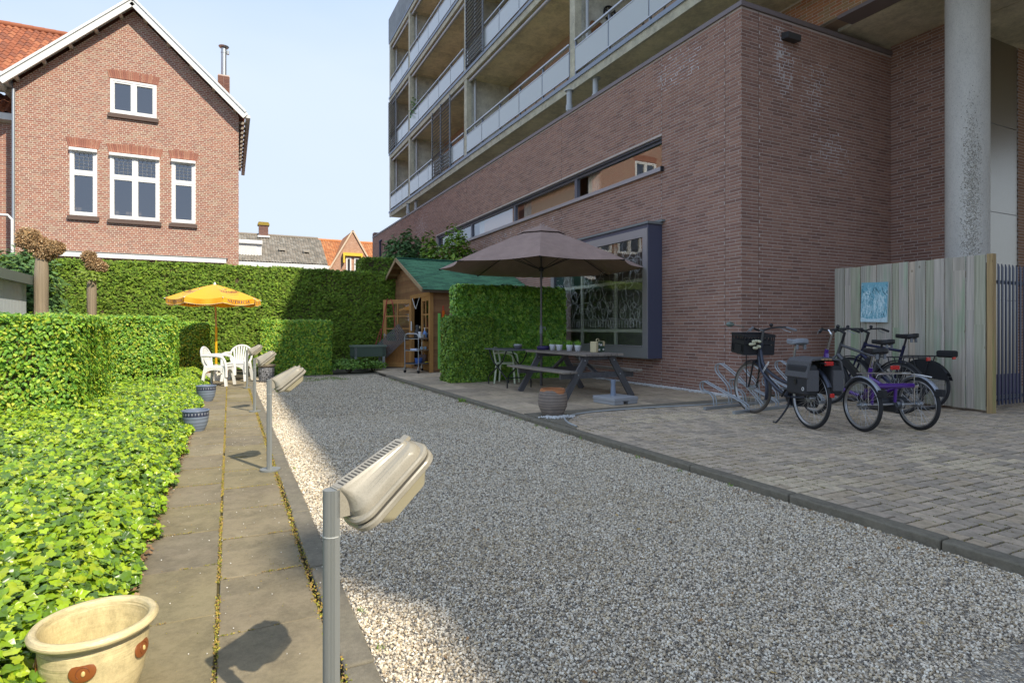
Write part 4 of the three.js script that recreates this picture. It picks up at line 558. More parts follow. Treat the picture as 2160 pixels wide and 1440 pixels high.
// pollarded trunks
{
  const bark = std([0.44, 0.35, 0.24], 0.95, { map: rep(tGrain, 2, 0.6), bumpMap: rep(tGrain, 2, 0.6), bumpScale: 0.03 });
  const knobM = std([0.33, 0.21, 0.1], 0.95, { map: rep(tConcrete, 3) });
  const tree = (label, x, z, ra, h, knobs, seed) => {
    const t = thing('pollard_tree', label, 'tree', [x, -0.03, z], 0, 'pollarded trunks behind the beech hedge'), r = rng(seed);
    const pts = Array.from({ length: 9 }, (_, i) => [(ra * (1.15 - 0.2 * i / 8)) * (1 + 0.06 * Math.sin(i * 2.1)), h * i / 8]); const g = lathe([...pts, [0.001, h + 0.02]], 28); const p = g.attributes.position; for (let i = 0; i < p.count; i++) { const a = Math.atan2(p.getZ(i), p.getX(i)), k = 1 + 0.1 * (fbm(a / 6.283 + 0.5, p.getY(i) * 0.12, 8, 3, 2) - 0.5) * 2; p.setX(i, p.getX(i) * k - 0.05 * Math.sin(p.getY(i) * 0.8)); p.setZ(i, p.getZ(i) * k); } g.computeVertexNormals(); mesh('trunk', g, bark, t);
    const l = [], chip = new THREE.TetrahedronGeometry(1);
    const kg = knobs.map(([kx, ky, kz, kr]) => { const s = new THREE.IcosahedronGeometry(kr, 3), q = s.attributes.position; for (let i = 0; i < q.count; i++) { const n = V().fromBufferAttribute(q, i).normalize(), k = 1 + 0.45 * (fbm(n.x * 0.2 + n.z * 0.13 + 0.5, n.y * 0.2 + kx, 16, 3, 3) - 0.5) * 2; q.setXYZ(i, q.getX(i) * k, q.getY(i) * k * 0.85, q.getZ(i) * k); } for (let i = 0; i < 900; i++) { const n = V(r() - 0.5, r() - 0.5, r() - 0.5).normalize(), k = rr(0.75, 1.22, r); l.push([M4(kx + n.x * kr * k, ky + n.y * kr * 0.9 * k, kz + n.z * kr * k, r() * 6, r() * 6, r() * 6, rr(0.01, 0.05, r), rr(0.006, 0.018, r), rr(0.008, 0.02, r)), tint([[0.44, 0.29, 0.15], [0.34, 0.2, 0.09], [0.22, 0.13, 0.06], [0.52, 0.38, 0.22]][(r() * 4) | 0], 0.3, r)]); } return T(s.scale(0.86, 0.86, 0.86), kx, ky, kz); });
    mesh('crown', kg, knobM, t); scatter('bark_knobs', chip, std([1, 1, 1], 1), l, t); return [t, r];
  };
  const [t1] = tree('thick pollarded trunk with a wide lopsided brown knob, beside the grey shed', -3.55, -15.5, 0.125, 2.72, [[-0.1, 3.0, 0, 0.2], [-0.26, 3.16, 0, 0.2], [0.16, 2.95, 0.05, 0.17], [-0.33, 3.05, 0.05, 0.13], [0.02, 2.86, 0, 0.19], [0.26, 2.97, 0, 0.11]], 71);
  const [t2, r2] = tree('thin pollarded trunk with a small knob and a tuft of fresh leaves', -2.93, -17.0, 0.1, 2.45, [[0, 2.78, 0, 0.17], [-0.1, 2.95, 0, 0.15], [0.14, 2.72, 0.03, 0.13]], 72);
  const l = []; for (let i = 0; i < 160; i++) { const a = r2() * 6.28; l.push([leafM(V(Math.cos(a) * rr(0.05, 0.3, r2) - 0.05, 2.5 + rr(-0.12, 0.1, r2), Math.sin(a) * 0.15 + 0.08), V(0, 0.6, 1), 0.07, r2, 0.8, -0.6), tint([0.26, 0.36, 0.04], 0.2, r2)]); } scatter('fresh_leaves', leafShape, mLeaf, l, t2);
  // grey shed at the edge
  const s = thing('garden_shed', 'pale blue grey garden shed with a dark flat roof', 'shed', [-3.9, 0, -12.6]);
  for (let k = 0; k < 22; k++) mesh('panel_board', box2(-0.03, 0, 0, 2.24, -3.1 + k * 0.2, -3.1 + k * 0.2 + 0.195), std([0.62, 0.68, 0.72], 0.6), s);
  mesh('shed_body', box2(-2.4, -0.031, 0, 2.24, -3.1, 1.3), std([0.4, 0.45, 0.5], 0.7), s); mesh('roof', box2(-2.6, 0.12, 2.25, 2.33, -3.25, 1.5), std([0.2, 0.2, 0.19], 0.8), s); mesh('roof_fascia', box2(0.1, 0.14, 2.13, 2.32, -3.26, 1.5), std([0.16, 0.19, 0.17], 0.7), s);
  const pr = thing('pipe_rail', 'white tube rail on the house corner above the conifer hedge', 'rail', [-6.2, 0, -22.6]); mesh('pipe', tube([[-3, 4.65, 0], [0.1, 4.65, 0], [0.22, 4.63, 0], [0.25, 4.5, 0], [0.25, 3.0, 0], [0.25, 0, 0]], 0.04, 40, 8, false, 0.1), mat.white, pr);
}
// ───────── path lamps ─────────
const fontB = await new FontLoader().loadAsync('fonts/droid/droid_sans_bold.typeface.json');
{
  const shell = std([0.38, 0.345, 0.27], 0.6, { map: rep(tSpeck, 2), roughnessMap: rep(tSoft, 3) }), postM = std([0.27, 0.28, 0.265], 0.5, { metalness: 0.35 }), slot = std([0.07, 0.065, 0.055], 0.8), lens = phys([0.62, 0.56, 0.38], 0.2, { transmission: 0.45, thickness: 0 });
  const c = [0.165, -0.0075], U = [0.78, 0.627], N = [-0.627, 0.78];
  const at = (u, w, n) => [c[0] + U[0] * u + N[0] * n, c[1] + U[1] * u + N[1] * n, w];
  const ring = (hu, hw0, rad0, fn, k = 8) => { const hw = hw0 * 0.66, rad = Math.min(rad0, hw * 0.7); const out = [], q = [[1, 1], [-1, 1], [-1, -1], [1, -1]]; q.forEach(([su, sw], i) => { for (let j = 0; j <= k; j++) { const a = i * HP + j / k * HP; out.push([su * (hu - rad) + Math.cos(a) * rad, sw * (hw - rad) + Math.sin(a) * rad]); } }); return out.map(([u, w]) => at(u, w, fn(u))); };
  const skin = (rings, capA, capB) => { const p = [], idx = [], n = rings[0].length; rings.forEach((R0) => R0.forEach((q) => p.push(...q))); for (let i = 0; i < rings.length - 1; i++) for (let j = 0; j < n; j++) { const a = i * n + j, b = i * n + (j + 1) % n; idx.push(a, b, a + n, b, b + n, a + n); } const cap = (i, f) => { const m = rings[i].reduce((s, q) => [s[0] + q[0] / n, s[1] + q[1] / n, s[2] + q[2] / n], [0, 0, 0]); const k = p.length / 3; p.push(...m); for (let j = 0; j < n; j++) f ? idx.push(k, i * n + j, i * n + (j + 1) % n) : idx.push(k, i * n + (j + 1) % n, i * n + j); }; if (capA) cap(0, false); if (capB) cap(rings.length - 1, true); const g = new THREE.BufferGeometry(); g.setAttribute('position', new THREE.Float32BufferAttribute(p, 3)); g.setIndex(idx); return uvm(toCreasedNormals(g, 0.42)); };
  const f = (v) => () => v, ridge = (u) => 0.083 - 0.21 * u;
  const build = (label, z, x, turn) => {
    const t = thing('path_lamp', label, 'lamp', [x, -0.05, z], turn, 'floodlights on posts along the slab path');
    const prof = []; for (let i = 0; i <= 40; i++) { const a = HP + i / 40 * Math.PI; const q = 0.0225 + (i % 2 ? 0.0014 : 0); prof.push([Math.cos(a) * q, Math.sin(a) * q]); } prof.push([0.014, -0.0225], [0.018, -0.014], [0.018, 0.014], [0.014, 0.0225]);
    const pg = extr(prof, 0.79); pg.rotateX(-HP); mesh('post', T(pg, -0.005, 0.012, 0), postM, t);
    mesh('post_seam', cyl(0.0248, 0.0248, 0.003, -0.005, 0.672, 0, 24), std([0.5, 0.51, 0.48], 0.5), t);
    mesh('base_plate', cyl(0.085, 0.085, 0.014, 0, 0, 0, 28), postM, t);
    const hd = mesh('lamp_head', skin([ring(0.144, 0.123, 0.05, f(0.001)), ring(0.15, 0.13, 0.052, f(0.005)), ring(0.15, 0.13, 0.052, f(0.014)), ring(0.144, 0.124, 0.05, f(0.019)), ring(0.135, 0.113, 0.048, f(0.02)), ring(0.132, 0.11, 0.048, f(0.036)), ring(0.126, 0.103, 0.046, f(0.045)), ring(0.121, 0.09, 0.044, (u) => 0.053 - 0.02 * u), ring(0.119, 0.074, 0.036, (u) => 0.058 - 0.06 * u), ring(0.118, 0.056, 0.024, (u) => 0.066 - 0.12 * u), ring(0.117, 0.044, 0.012, (u) => 0.08 - 0.19 * u), ring(0.115, 0.038, 0.008, (u) => 0.086 - 0.21 * u)], false, true), shell, t);
    hd.position.y = 0.8;
    mesh('flange', skin([ring(0.14, 0.118, 0.05, f(-0.03)), ring(0.151, 0.131, 0.052, f(-0.024)), ring(0.151, 0.131, 0.052, f(-0.011)), ring(0.146, 0.126, 0.05, f(-0.006))], true, true), shell, hd);
    mesh('gasket', skin([ring(0.142, 0.122, 0.05, f(-0.006)), ring(0.142, 0.122, 0.05, f(0.002))], true, true), slot, hd);
    mesh('lens', skin([ring(0.075, 0.085, 0.03, f(-0.075)), ring(0.085, 0.095, 0.03, f(-0.07)), ring(0.12, 0.105, 0.04, f(-0.031))], true, true), lens, hd);
    mesh('lamp_reflector', skin([ring(0.05, 0.06, 0.02, f(-0.04)), ring(0.11, 0.095, 0.03, f(-0.0315))], true, true), std([0.5, 0.22, 0.05], 0.4), hd);
    const sl = []; for (let k = 0; k < 19; k++) { const u = -0.1 + k * 0.0112, q = at(u, 0.004, ridge(u) + 0.002); const g = box(0.0038, 0.004, 0.034); g.rotateZ(Math.atan2(U[1], U[0]) - 0.21); sl.push(T(g, ...q)); } mesh('vent_slots', sl, slot, hd);
    mesh('hinge', [box(0.05, 0.08, 0.045, 0.025, -0.035, 0)], shell, hd); mesh('clip', T(box(0.03, 0.012, 0.03).rotateZ(0.68), ...at(0.135, -0.035, 0.032)), shell, hd);
    return t;
  };
  build('path lamp closest to the cream pot with beige floodlight head', -1.68, 0.262, 0.28); build('path lamp standing between the first lamp and the blue pots', -5.55, 0.325, 0.14); build('path lamp standing level with the farther blue pot', -9.57, 0.35, 0.12); build('path lamp standing beside the white plastic chairs', -13.47, 0.345, 0.16);
}
// ───────── pots ─────────
{
  const cm = std([0.82, 0.67, 0.38], 0.3, { map: rep(tConcrete, 2), bumpMap: rep(tSoft, 1, 12), bumpScale: 0.004 });
  const t = thing('flower_pot', 'empty cream glazed pot with brown medallions at the ivy edge', 'pot', [-0.41, -0.05, -2.4]); t.scale.setScalar(0.82);
  mesh('pot_body', lathe([[0.001, 0], [0.13, 0], [0.15, 0.02], [0.175, 0.1], [0.19, 0.2], [0.192, 0.26], [0.186, 0.272], [0.186, 0.276], [0.192, 0.28], [0.19, 0.286], [0.192, 0.291], [0.208, 0.296], [0.222, 0.304], [0.226, 0.318], [0.216, 0.332], [0.2, 0.334], [0.19, 0.326], [0.184, 0.3], [0.178, 0.2], [0.165, 0.1], [0.14, 0.04], [0.001, 0.035]].map(([a, b]) => [a, b * 0.97]), 64), cm, t);
  const sp = std([0.27, 0.085, 0.022], 0.3);
  for (const a of [-0.05, 1.15, 2.4, 3.65, 4.9]) { const m = mesh('medallion', [new THREE.SphereGeometry(0.046, 24, 14).scale(1, 0.82, 0.13)], sp, t); m.position.set(Math.sin(a) * 0.1895, 0.2, Math.cos(a) * 0.1895); m.rotation.set(-0.1, a, 0, 'YXZ'); mesh('bead', new THREE.SphereGeometry(0.009, 12, 8).scale(0.8, 1.2, 0.6).translate(0.004, -0.004, 0.006), std([0.7, 0.5, 0.2], 0.4), m); mesh('swirl', torus(0.022, 0.0018, 6, 24, 4).translate(0.002, -0.002, 0.0055), std([0.2, 0.06, 0.018], 0.4), m); }
  const band = tex(512, (u, v, o) => { const k = 0.8 + 0.3 * (fbm(u, v, 8, 4) - 0.5); let c = [0.22, 0.27, 0.35]; const s = Math.sin(v * 60 + fbm(u, v, 4, 3) * 3); c = c.map((q) => q * (1 + 0.25 * s)); if (v > 0.66 && v < 0.9) { const q = Math.abs(Math.sin(u * 75)), w = Math.abs(v - 0.78) * 14; c = q + w * 0.6 < 0.75 ? [0.34, 0.36, 0.4] : [0.035, 0.045, 0.09]; } o[0] = Math.pow(c[0] * k, 0.45); o[1] = Math.pow(c[1] * k, 0.45); o[2] = Math.pow(c[2] * k, 0.45); }, true);
  const bm = std([1, 1, 1], 0.35, { map: band });
  const bp = (label, x, z, s) => { const b = thing('blue_pot', label, 'pot', [x, -0.05, z], 0, 'blue glazed pots along the path'); mesh('pot_body', lathe([[0.1, 0], [0.105, 0.01], [0.135, 0.08], [0.152, 0.17], [0.155, 0.235], [0.15, 0.25]].map(([a, c]) => [a * s, c * s]), 40), bm, b); mesh('rim', lathe([[0.15, 0.25], [0.163, 0.255], [0.165, 0.268], [0.15, 0.272], [0.138, 0.265], [0.135, 0.2]].map(([a, c]) => [a * s, c * s]), 40), std([0.16, 0.2, 0.28], 0.35), b); mesh('potting_soil', cyl(0.14 * s, 0.14 * s, 0.01, 0, 0.19 * s, 0, 24), std([0.16, 0.11, 0.07], 1, { map: rep(tConcrete, 4) }), b); mesh('foot', cyl(0.1 * s, 0.1 * s, 0.008, 0, 0, 0, 24), std([0.2, 0.2, 0.2], 0.8), b); };
  bp('blue glazed pot on the path nearer the cream pot', -0.37, -8.1, 0.95); bp('blue glazed pot on the path nearer the white chairs', -0.36, -11.35, 1.0);
  // weathered terracotta pot on the terrace corner
  const wt = tex(512, (u, v, o) => { const band_ = 0.9 + 0.2 * Math.sin(v * 130 + 4 * fbm(u, v, 4, 3)), n = fbm(u * 1, v * 0.4, 8, 4, 3); const or = v + (n - 0.5) * 0.2 > 0.47 && v < 0.8; const k = 0.85 + 0.4 * (fbm(u, v, 16, 3) - 0.5); const c = or ? [0.6, 0.24, 0.09] : [0.33, 0.265, 0.215]; for (let q = 0; q < 3; q++) o[q] = Math.pow(c[q] * k * band_, 0.4545); }, true);
  const tp = thing('terracotta_pot', 'round weathered terracotta pot with orange rim on the terrace corner', 'pot', [4.02, 0, -6.97]);
  mesh('pot_body', lathe([[0.12, 0], [0.15, 0.03], [0.195, 0.13], [0.205, 0.2], [0.195, 0.29], [0.172, 0.36], [0.165, 0.375], [0.15, 0.375], [0.15, 0.34], [0.17, 0.2], [0.001, 0.1]], 44), std([1, 1, 1], 0.85, { map: wt, bumpMap: rep(tSoft, 1, 20), bumpScale: 0.006 }), tp);
}
// ───────── white plastic chairs, yellow parasol ─────────
{
  const pl = std([0.8, 0.8, 0.78], 0.35);
  const chair = (label, p, turn) => {
    const t = thing('plastic_chair', label, 'chair', p, turn, 'white plastic garden chairs');
    // local: faces +z
    mesh('seat', T(new RoundedBoxGeometry(0.46, 0.035, 0.46, 3, 0.016), 0, 0.42, 0.02), pl, t);
    for (const [sx, sz] of [[-1, 1], [1, 1], [-1, -1], [1, -1]]) mesh('leg', beam([sx * 0.27, 0, sz * 0.25 + 0.01], [sx * 0.22, 0.43, sz * 0.19 + 0.01], 0.06, 0.05, [1, 0, 0]), pl, t);
    const apr = new THREE.Shape(); apr.moveTo(-0.22, 0.41); apr.lineTo(0.22, 0.41); apr.lineTo(0.24, 0.2); apr.quadraticCurveTo(0.18, 0.35, 0, 0.355); apr.quadraticCurveTo(-0.18, 0.35, -0.24, 0.2); apr.closePath();
    for (const [ry, x, z] of [[0, 0, 0.22], [HP, 0.225, 0.01], [-HP, -0.225, 0.01], [Math.PI, 0, -0.2]]) { const g = new THREE.ExtrudeGeometry(apr, { depth: 0.018, bevelEnabled: false, curveSegments: 10 }); g.rotateY(ry); mesh('apron', T(g, x, 0, z), pl, t); }
    // back: arched frame and slats
    const arc = []; for (let k = 0; k <= 12; k++) { const a = Math.PI * k / 12; arc.push([-Math.cos(a) * 0.25, 0.62 + Math.sin(a) * 0.22, -0.24 - 0.06 * Math.sin(a)]); }
    mesh('back_frame', tube([[-0.2, 0.42, -0.2], [-0.24, 0.52, -0.23], ...arc, [0.24, 0.52, -0.23], [0.2, 0.42, -0.2]], 0.024, 48, 10), pl, t);
    for (let k = -3; k <= 3; k++) mesh('slat', beam([k * 0.042, 0.43, -0.2], [k * 0.062, 0.62 + Math.sqrt(Math.max(0, 1 - (k * 0.062 / 0.25) ** 2)) * 0.215, -0.29], 0.034, 0.012, [1, 0, 0]), pl, t);
    for (const s of [-1, 1]) mesh('armrest', (() => { const cpts = [[s * 0.245, 0.66, -0.26], [s * 0.28, 0.665, -0.1], [s * 0.285, 0.655, 0.08], [s * 0.28, 0.6, 0.2], [s * 0.272, 0.42, 0.255], [s * 0.272, 0.2, 0.262]]; const g = tube(cpts, 0.03, 32, 10); const q = g.attributes.position; return g; })(), pl, t);
    return t;
  };
  chair('white plastic garden chair seen side on beside the path edge', [-0.22, -0.05, -14.35], 1.25); chair('white plastic garden chair turned to the path behind the other chair', [0.18, -0.05, -15.5], -0.35);
  // yellow parasol with printed panels and valance
  const ub = thing('yellow_parasol', 'yellow parasol with brown lettering on a yellow and wooden pole', 'parasol', [-0.29, -0.05, -16.05]);
  mesh('upper_pole', bar([0, 1.25, 0], [-0.03, 2.2, 0], 0.021, 12), std([0.55, 0.33, 0.14], 0.5), ub); mesh('lower_pole', bar([0, 0.1, 0], [0, 1.3, 0], 0.027, 12), std([0.8, 0.42, 0.01], 0.4), ub);
  mesh('finial', cyl(0.04, 0.015, 0.09, -0.03, 2.3, 0, 14), mat.white, ub);
  const panelTex = (txt, valance) => { const cv = document.createElement('canvas'); cv.width = 512; cv.height = valance ? 96 : 512; const x = cv.getContext('2d'); x.fillStyle = '#ffb81c'; x.fillRect(0, 0, 512, cv.height); if (valance) { if (txt) { x.fillStyle = '#4a2c6b'; x.font = 'bold 74px serif'; x.textAlign = 'center'; x.fillText('NUTRICIA', 256, 66, 420); } x.strokeStyle = '#f7e2b0'; x.lineWidth = 8; x.beginPath(); x.moveTo(0, 92); x.lineTo(512, 92); x.stroke(); } else if (txt) { x.textAlign = 'center'; x.fillStyle = '#6b2a0c'; x.font = 'bold 112px serif'; x.fillText('Chocomel', 256, 330, 350); x.lineWidth = 5; x.strokeStyle = '#3a1404'; x.strokeText('Chocomel', 256, 330, 350); x.font = 'bold 26px sans-serif'; x.fillStyle = '#9a3b10'; x.fillText('DE ENIGE ECHTE', 256, 384, 260); x.fillStyle = '#7a3510'; x.beginPath(); x.ellipse(256, 205, 34, 20, 0, 0, 7); x.fill(); x.fillStyle = '#fff3cf'; x.beginPath(); x.ellipse(250, 198, 14, 8, 0.4, 0, 7); x.fill(); x.fillStyle = '#c0600f'; x.fillRect(290, 190, 26, 8); } const t = new THREE.CanvasTexture(cv); t.colorSpace = THREE.SRGBColorSpace; return t; };
  const cloth = (t) => phys([1, 1, 1], 0.75, { map: t, side: THREE.DoubleSide, transmission: 0.25, thickness: 0, sheen: 0.3 });
  const mats = [cloth(panelTex(true, false)), cloth(panelTex(false, false)), cloth(panelTex(true, true)), cloth(panelTex(false, true))];
  const Rr = 1.05, n = 8, yR = 1.98, yA = 2.34, a0 = 0.18;
  for (let k = 0; k < n; k++) {
    const A = a0 + k / n * 6.2832, B = a0 + (k + 1) / n * 6.2832, S = 8, Q = 6, p = [], uv = [], idx = [];
    for (let i = 0; i <= S; i++) for (let j = 0; j <= Q; j++) { const q = i / S, w = j / Q, ra = Rr * q, x = ra * (Math.sin(A) * (1 - w) + Math.sin(B) * w), z = ra * (Math.cos(A) * (1 - w) + Math.cos(B) * w), y = yA + (yR - yA) * (0.7 * q + 0.3 * q * q) - 0.05 * q * Math.sin(w * Math.PI); p.push(x - 0.03, y, z); uv.push(0.5 + (w - 0.5) * q, 1 - q); }
    for (let i = 0; i < S; i++) for (let j = 0; j < Q; j++) { const a = i * (Q + 1) + j; idx.push(a, a + Q + 1, a + 1, a + 1, a + Q + 1, a + Q + 2); }
    const g = new THREE.BufferGeometry(); g.setAttribute('position', new THREE.Float32BufferAttribute(p, 3)); g.setAttribute('uv', new THREE.Float32BufferAttribute(uv, 2)); g.setIndex(idx); g.computeVertexNormals(); mesh('canopy_panel', g, mats[k % 2 ? 1 : 0], ub);
    const vp = [], vu = [], vi = []; for (let j = 0; j <= 12; j++) { const w = j / 12, x = Rr * (Math.sin(A) * (1 - w) + Math.sin(B) * w), z = Rr * (Math.cos(A) * (1 - w) + Math.cos(B) * w), sag = 0.05 * Math.sin(w * Math.PI), out = 1 + 0.025 * Math.sin(w * Math.PI * 4 + k); vp.push(x - 0.03, yR - sag, z, x * out - 0.03, yR - 0.13 - sag * 0.4 - 0.03 * Math.abs(Math.sin(w * Math.PI)), z * out); vu.push(w, 1, w, 0); if (j < 12) vi.push(j * 2, j * 2 + 1, j * 2 + 2, j * 2 + 2, j * 2 + 1, j * 2 + 3); }
    const vg = new THREE.BufferGeometry(); vg.setAttribute('position', new THREE.Float32BufferAttribute(vp, 3)); vg.setAttribute('uv', new THREE.Float32BufferAttribute(vu, 2)); vg.setIndex(vi); vg.computeVertexNormals(); mesh('valance', vg, mats[k % 2 ? 3 : 2], ub);
    mesh('rib', bar([-0.03, yA - 0.03, 0], [Math.sin(A) * (Rr + 0.03) - 0.03, yR - 0.015, Math.cos(A) * (Rr + 0.03)], 0.008, 6), mat.white, ub);
  }
  const ps = thing('parasol_base', 'pale grey parasol base under the yellow parasol', 'parasol base', [-0.29, -0.05, -15.95]); mesh('foot', cyl(0.3, 0.24, 0.16, 0, 0, 0, 24), std([0.62, 0.58, 0.5], 0.7), ps); mesh('socket', cyl(0.04, 0.04, 0.22, 0, 0.16, 0, 14), std([0.55, 0.53, 0.48], 0.7), ps);
  const tp = (label, x, z) => { const t = thing('clay_pot', label, 'pot', [x, -0.05, z], 0, 'clay pots behind the white chairs'); mesh('pot_body', lathe([[0.08, 0], [0.1, 0.02], [0.13, 0.22], [0.14, 0.22], [0.14, 0.28], [0.12, 0.28], [0.11, 0.2], [0.001, 0.2]], 28), mat.terracotta, t); };
  tp('terracotta pot beside the yellow pole, under the side-on chair', -0.42, -16.5); tp('terracotta pot between the two white chairs under the parasol', 0.03, -16.45);
  const d = thing('patterned_bin', 'dark round bin with white scribble pattern at the gravel corner', 'bin', [0.79, -0.07, -14.85]);
  const bt = tex(256, (u, v, o) => { const n = fbm(u, v, 6, 3, 2), k = Math.abs(Math.sin(n * 34 + u * 6)); const c = k > 0.62 ? 0.62 : 0.03; o[0] = c; o[1] = c; o[2] = c * 1.02; }, true);
  mesh('bin_body', lathe([[0.001, 0], [0.15, 0], [0.17, 0.06], [0.18, 0.3], [0.17, 0.37]], 32), std([1, 1, 1], 0.6, { map: rep(bt, 2, 1) }), d); mesh('bin_rim', lathe([[0.17, 0.37], [0.2, 0.38], [0.205, 0.42], [0.15, 0.43], [0.14, 0.4], [0.001, 0.4]], 32), std([0.16, 0.13, 0.09], 0.8), d);
}
// ───────── wooden shed ─────────
{
  const wood = (c) => std(c, 0.7, { map: rep(tGrain, 1, 1), bumpMap: rep(tGrain, 1), bumpScale: 0.004 });
  const wm = [[0.42, 0.21, 0.085], [0.37, 0.18, 0.075], [0.46, 0.24, 0.1]].map(wood), honey = wood([0.62, 0.31, 0.09]), brown = wood([0.3, 0.16, 0.075]), trim = wood([0.5, 0.36, 0.2]);
  const sh = thing('wooden_shed', 'brown wooden shed with green shingle roof and open glazed door', 'shed', [0, 0, 0]);
  const xw = 4.98, zn = -15.3, zf = -20.2, xr = 7.95, ye = 2.28, ya = 3.38, zm = -17.78, xo = 4.66;
  const r = rng(81);
  mesh('floor', box2(xw, xr, 0.0, 0.06, zf, zn), brown, sh);
  // shiplap sides
  for (let k = 0; k < 20; k++) { const y = 0.06 + k * 0.115; if (y > 2.3) break; mesh('weatherboard', uvm(T(box(xr - xw, 0.118, 0.018).rotateX(-0.09), (xr + xw) / 2, y + 0.058, zn - 0.01), 1, true), wm[k % 3], sh); }
  mesh('back_wall', box2(xr - 0.03, xr, 0.06, 2.3, zf, zn - 0.03), brown, sh); mesh('far_wall', box2(xw, xr - 0.03, 0.06, 2.3, zf, zf + 0.03), brown, sh);
  mesh('inner_partition', box2(7.4, 7.43, 0.06, 2.3, zf + 0.03, zn - 0.03), brown, sh);
  // gable boards and front wall beside the doors
  for (let k = 0; k < 9; k++) { const y = 2.2 + k * 0.125, hw = (ya - 0.12 - y) / (ya - ye) * 2.6; if (hw < 0.1) break; mesh('gable_board', uvm(box2(xw - 0.012, xw + 0.01, y, y + 0.122, zm - Math.min(hw, 2.45), zm + Math.min(hw, 2.48))), wm[(k + 1) % 3], sh); }
  for (let k = 0; k < 19; k++) mesh('front_board', uvm(box2(xw - 0.01, xw + 0.01, 0.06 + k * 0.113, 0.06 + k * 0.113 + 0.11, zf, -17.25)), wm[k % 3], sh);
  mesh('corner_post', box2(xw - 0.05, xw + 0.05, 0, 2.25, zn - 0.05, zn + 0.05), honey, sh); mesh('door_post', box2(xw - 0.04, xw + 0.06, 0, 2.2, -17.24, -17.1), honey, sh); mesh('door_head', box2(xw - 0.035, xw + 0.055, 2.1, 2.21, -17.1, zn - 0.05), honey, sh);
  // doors: frame, glazing bars, panes, lower panel
  const door = (name, at, turn, w) => {
    const d = mesh(name, [box2(0, 0.11, 0, 2.06, -0.02, 0.02), box2(w - 0.11, w, 0, 2.06, -0.02, 0.02), box2(0.11, w - 0.11, 1.93, 2.06, -0.02, 0.02), box2(0.11, w - 0.11, 0.0, 0.14, -0.02, 0.02), box2(0.11, w - 0.11, 0.68, 0.8, -0.02, 0.02)], honey, sh); d.position.set(...at); d.rotation.y = turn;
    mesh('door_panel', box2(0.11, w - 0.11, 0.14, 0.68, -0.012, 0.012), wood([0.5, 0.22, 0.06]), d);
    mesh('glazing_bar', box2(w / 2 - 0.02, w / 2 + 0.02, 0.8, 1.93, -0.015, 0.015), honey, d); for (const y of [1.17, 1.55]) mesh('glazing_bar', [box2(0.11, w / 2 - 0.02, y - 0.018, y + 0.018, -0.014, 0.014), box2(w / 2 + 0.02, w - 0.11, y - 0.018, y + 0.018, -0.014, 0.014)], honey, d);
    const ys = [0.8, 1.17, 1.55, 1.93], xs = [0.11, w / 2, w - 0.11]; for (let i = 0; i < 2; i++) for (let j = 0; j < 3; j++) mesh('pane', T(new THREE.PlaneGeometry(xs[i + 1] - xs[i] - 0.02, ys[j + 1] - ys[j] - 0.036), (xs[i] + xs[i + 1]) / 2, (ys[j] + ys[j + 1]) / 2, 0), mat.glass, d);
    return d;
  };
  const d1 = door('door', [4.3, 0.03, -17.92], -0.87, 1.06); mesh('handle', [box(0.03, 0.16, 0.012, 0.055, 0.95, 0.03), bar([0.055, 0.98, 0.03], [0.055, 0.98, 0.07], 0.008), bar([0.055, 0.98, 0.07], [0.16, 0.98, 0.07], 0.009)], mat.steel, d1);
  door('door', [xw, 0.05, -16.15], -HP, 0.78);
  // roof: boards under the overhang, trims and green shingles
  const pn = Math.atan2(ya - ye, Math.abs(-15.05 - zm)), len = Math.hypot(ya - ye, -15.05 - zm);
  for (const s of [1, -1]) {
    const g = new THREE.Group(); g.name = 'roof_slope'; g.position.set(xo, ya, zm); g.rotation.x = s * pn; sh.add(g); // local +z (s=1) or -z runs down the slope
    for (let k = 0; k < 18; k++) mesh('roof_board', uvm(box2(0, xr - xo + 0.1, -0.035, -0.017, s * (k * len / 18 + 0.002), s * ((k + 1) * len / 18 - 0.002))), k % 3 ? brown : trim, g);
    mesh('verge_board', box2(-0.03, 0, -0.09, 0.012, 0, s * (len + 0.02)), trim, g); mesh('eave_board', box2(0, xr - xo + 0.1, -0.1, 0.0, s * len, s * (len + 0.022)), wood([0.2, 0.15, 0.1]), g);
    if (s > 0) {
      const list = [], sg = uvm(rbox(0.3, 0.008, 0.16, 0, 0, 0, 0.003, 1)), rr2 = rng(82); for (let v = 0, row = 0; v < len; v += 0.115, row++) for (let x = -0.15 + (row % 2) * 0.155; x < xr - xo + 0.12; x += 0.31) list.push({ m: M4(x + 0.15, -0.004 + 0.006, v + 0.06, 0.05 + rr(-0.01, 0.01, rr2), 0, rr(-0.006, 0.006, rr2)), t: (rr2() * 4) | 0 });
      pieces(g, 'shingle', 'shingles', sg, list.filter((q) => q.m.elements[12] > 0.1 && q.m.elements[12] < xr - xo), tonesOf([[0.09, 0.26, 0.135], [0.075, 0.22, 0.115], [0.105, 0.3, 0.155], [0.06, 0.18, 0.1]]), std([1, 1, 1], 0.95, { map: rep(tSpeck, 4) }));
    } else mesh('felt', box2(0, xr - xo + 0.1, -0.015, 0.003, -0.0, -len), std([0.05, 0.15, 0.11], 0.95), g);
  }
  mesh('ridge_cap', box(xr - xo + 0.1, 0.03, 0.2, (xr + xo) / 2 + 0.05, ya + 0.012, zm), std([0.045, 0.14, 0.1], 0.95), sh);
  const chain = tube([[xw - 0.06, 2.1, -16.9], [xw - 0.07, 1.85, -16.62], [xw - 0.06, 1.78, -16.52], [xw - 0.07, 1.86, -16.42], [xw - 0.06, 2.1, -16.2]], 0.012, 24, 6); solo('hanging_garland', 'white cord hanging in a loop in the dark shed doorway', 'garland', chain, std([0.7, 0.68, 0.62], 0.8));
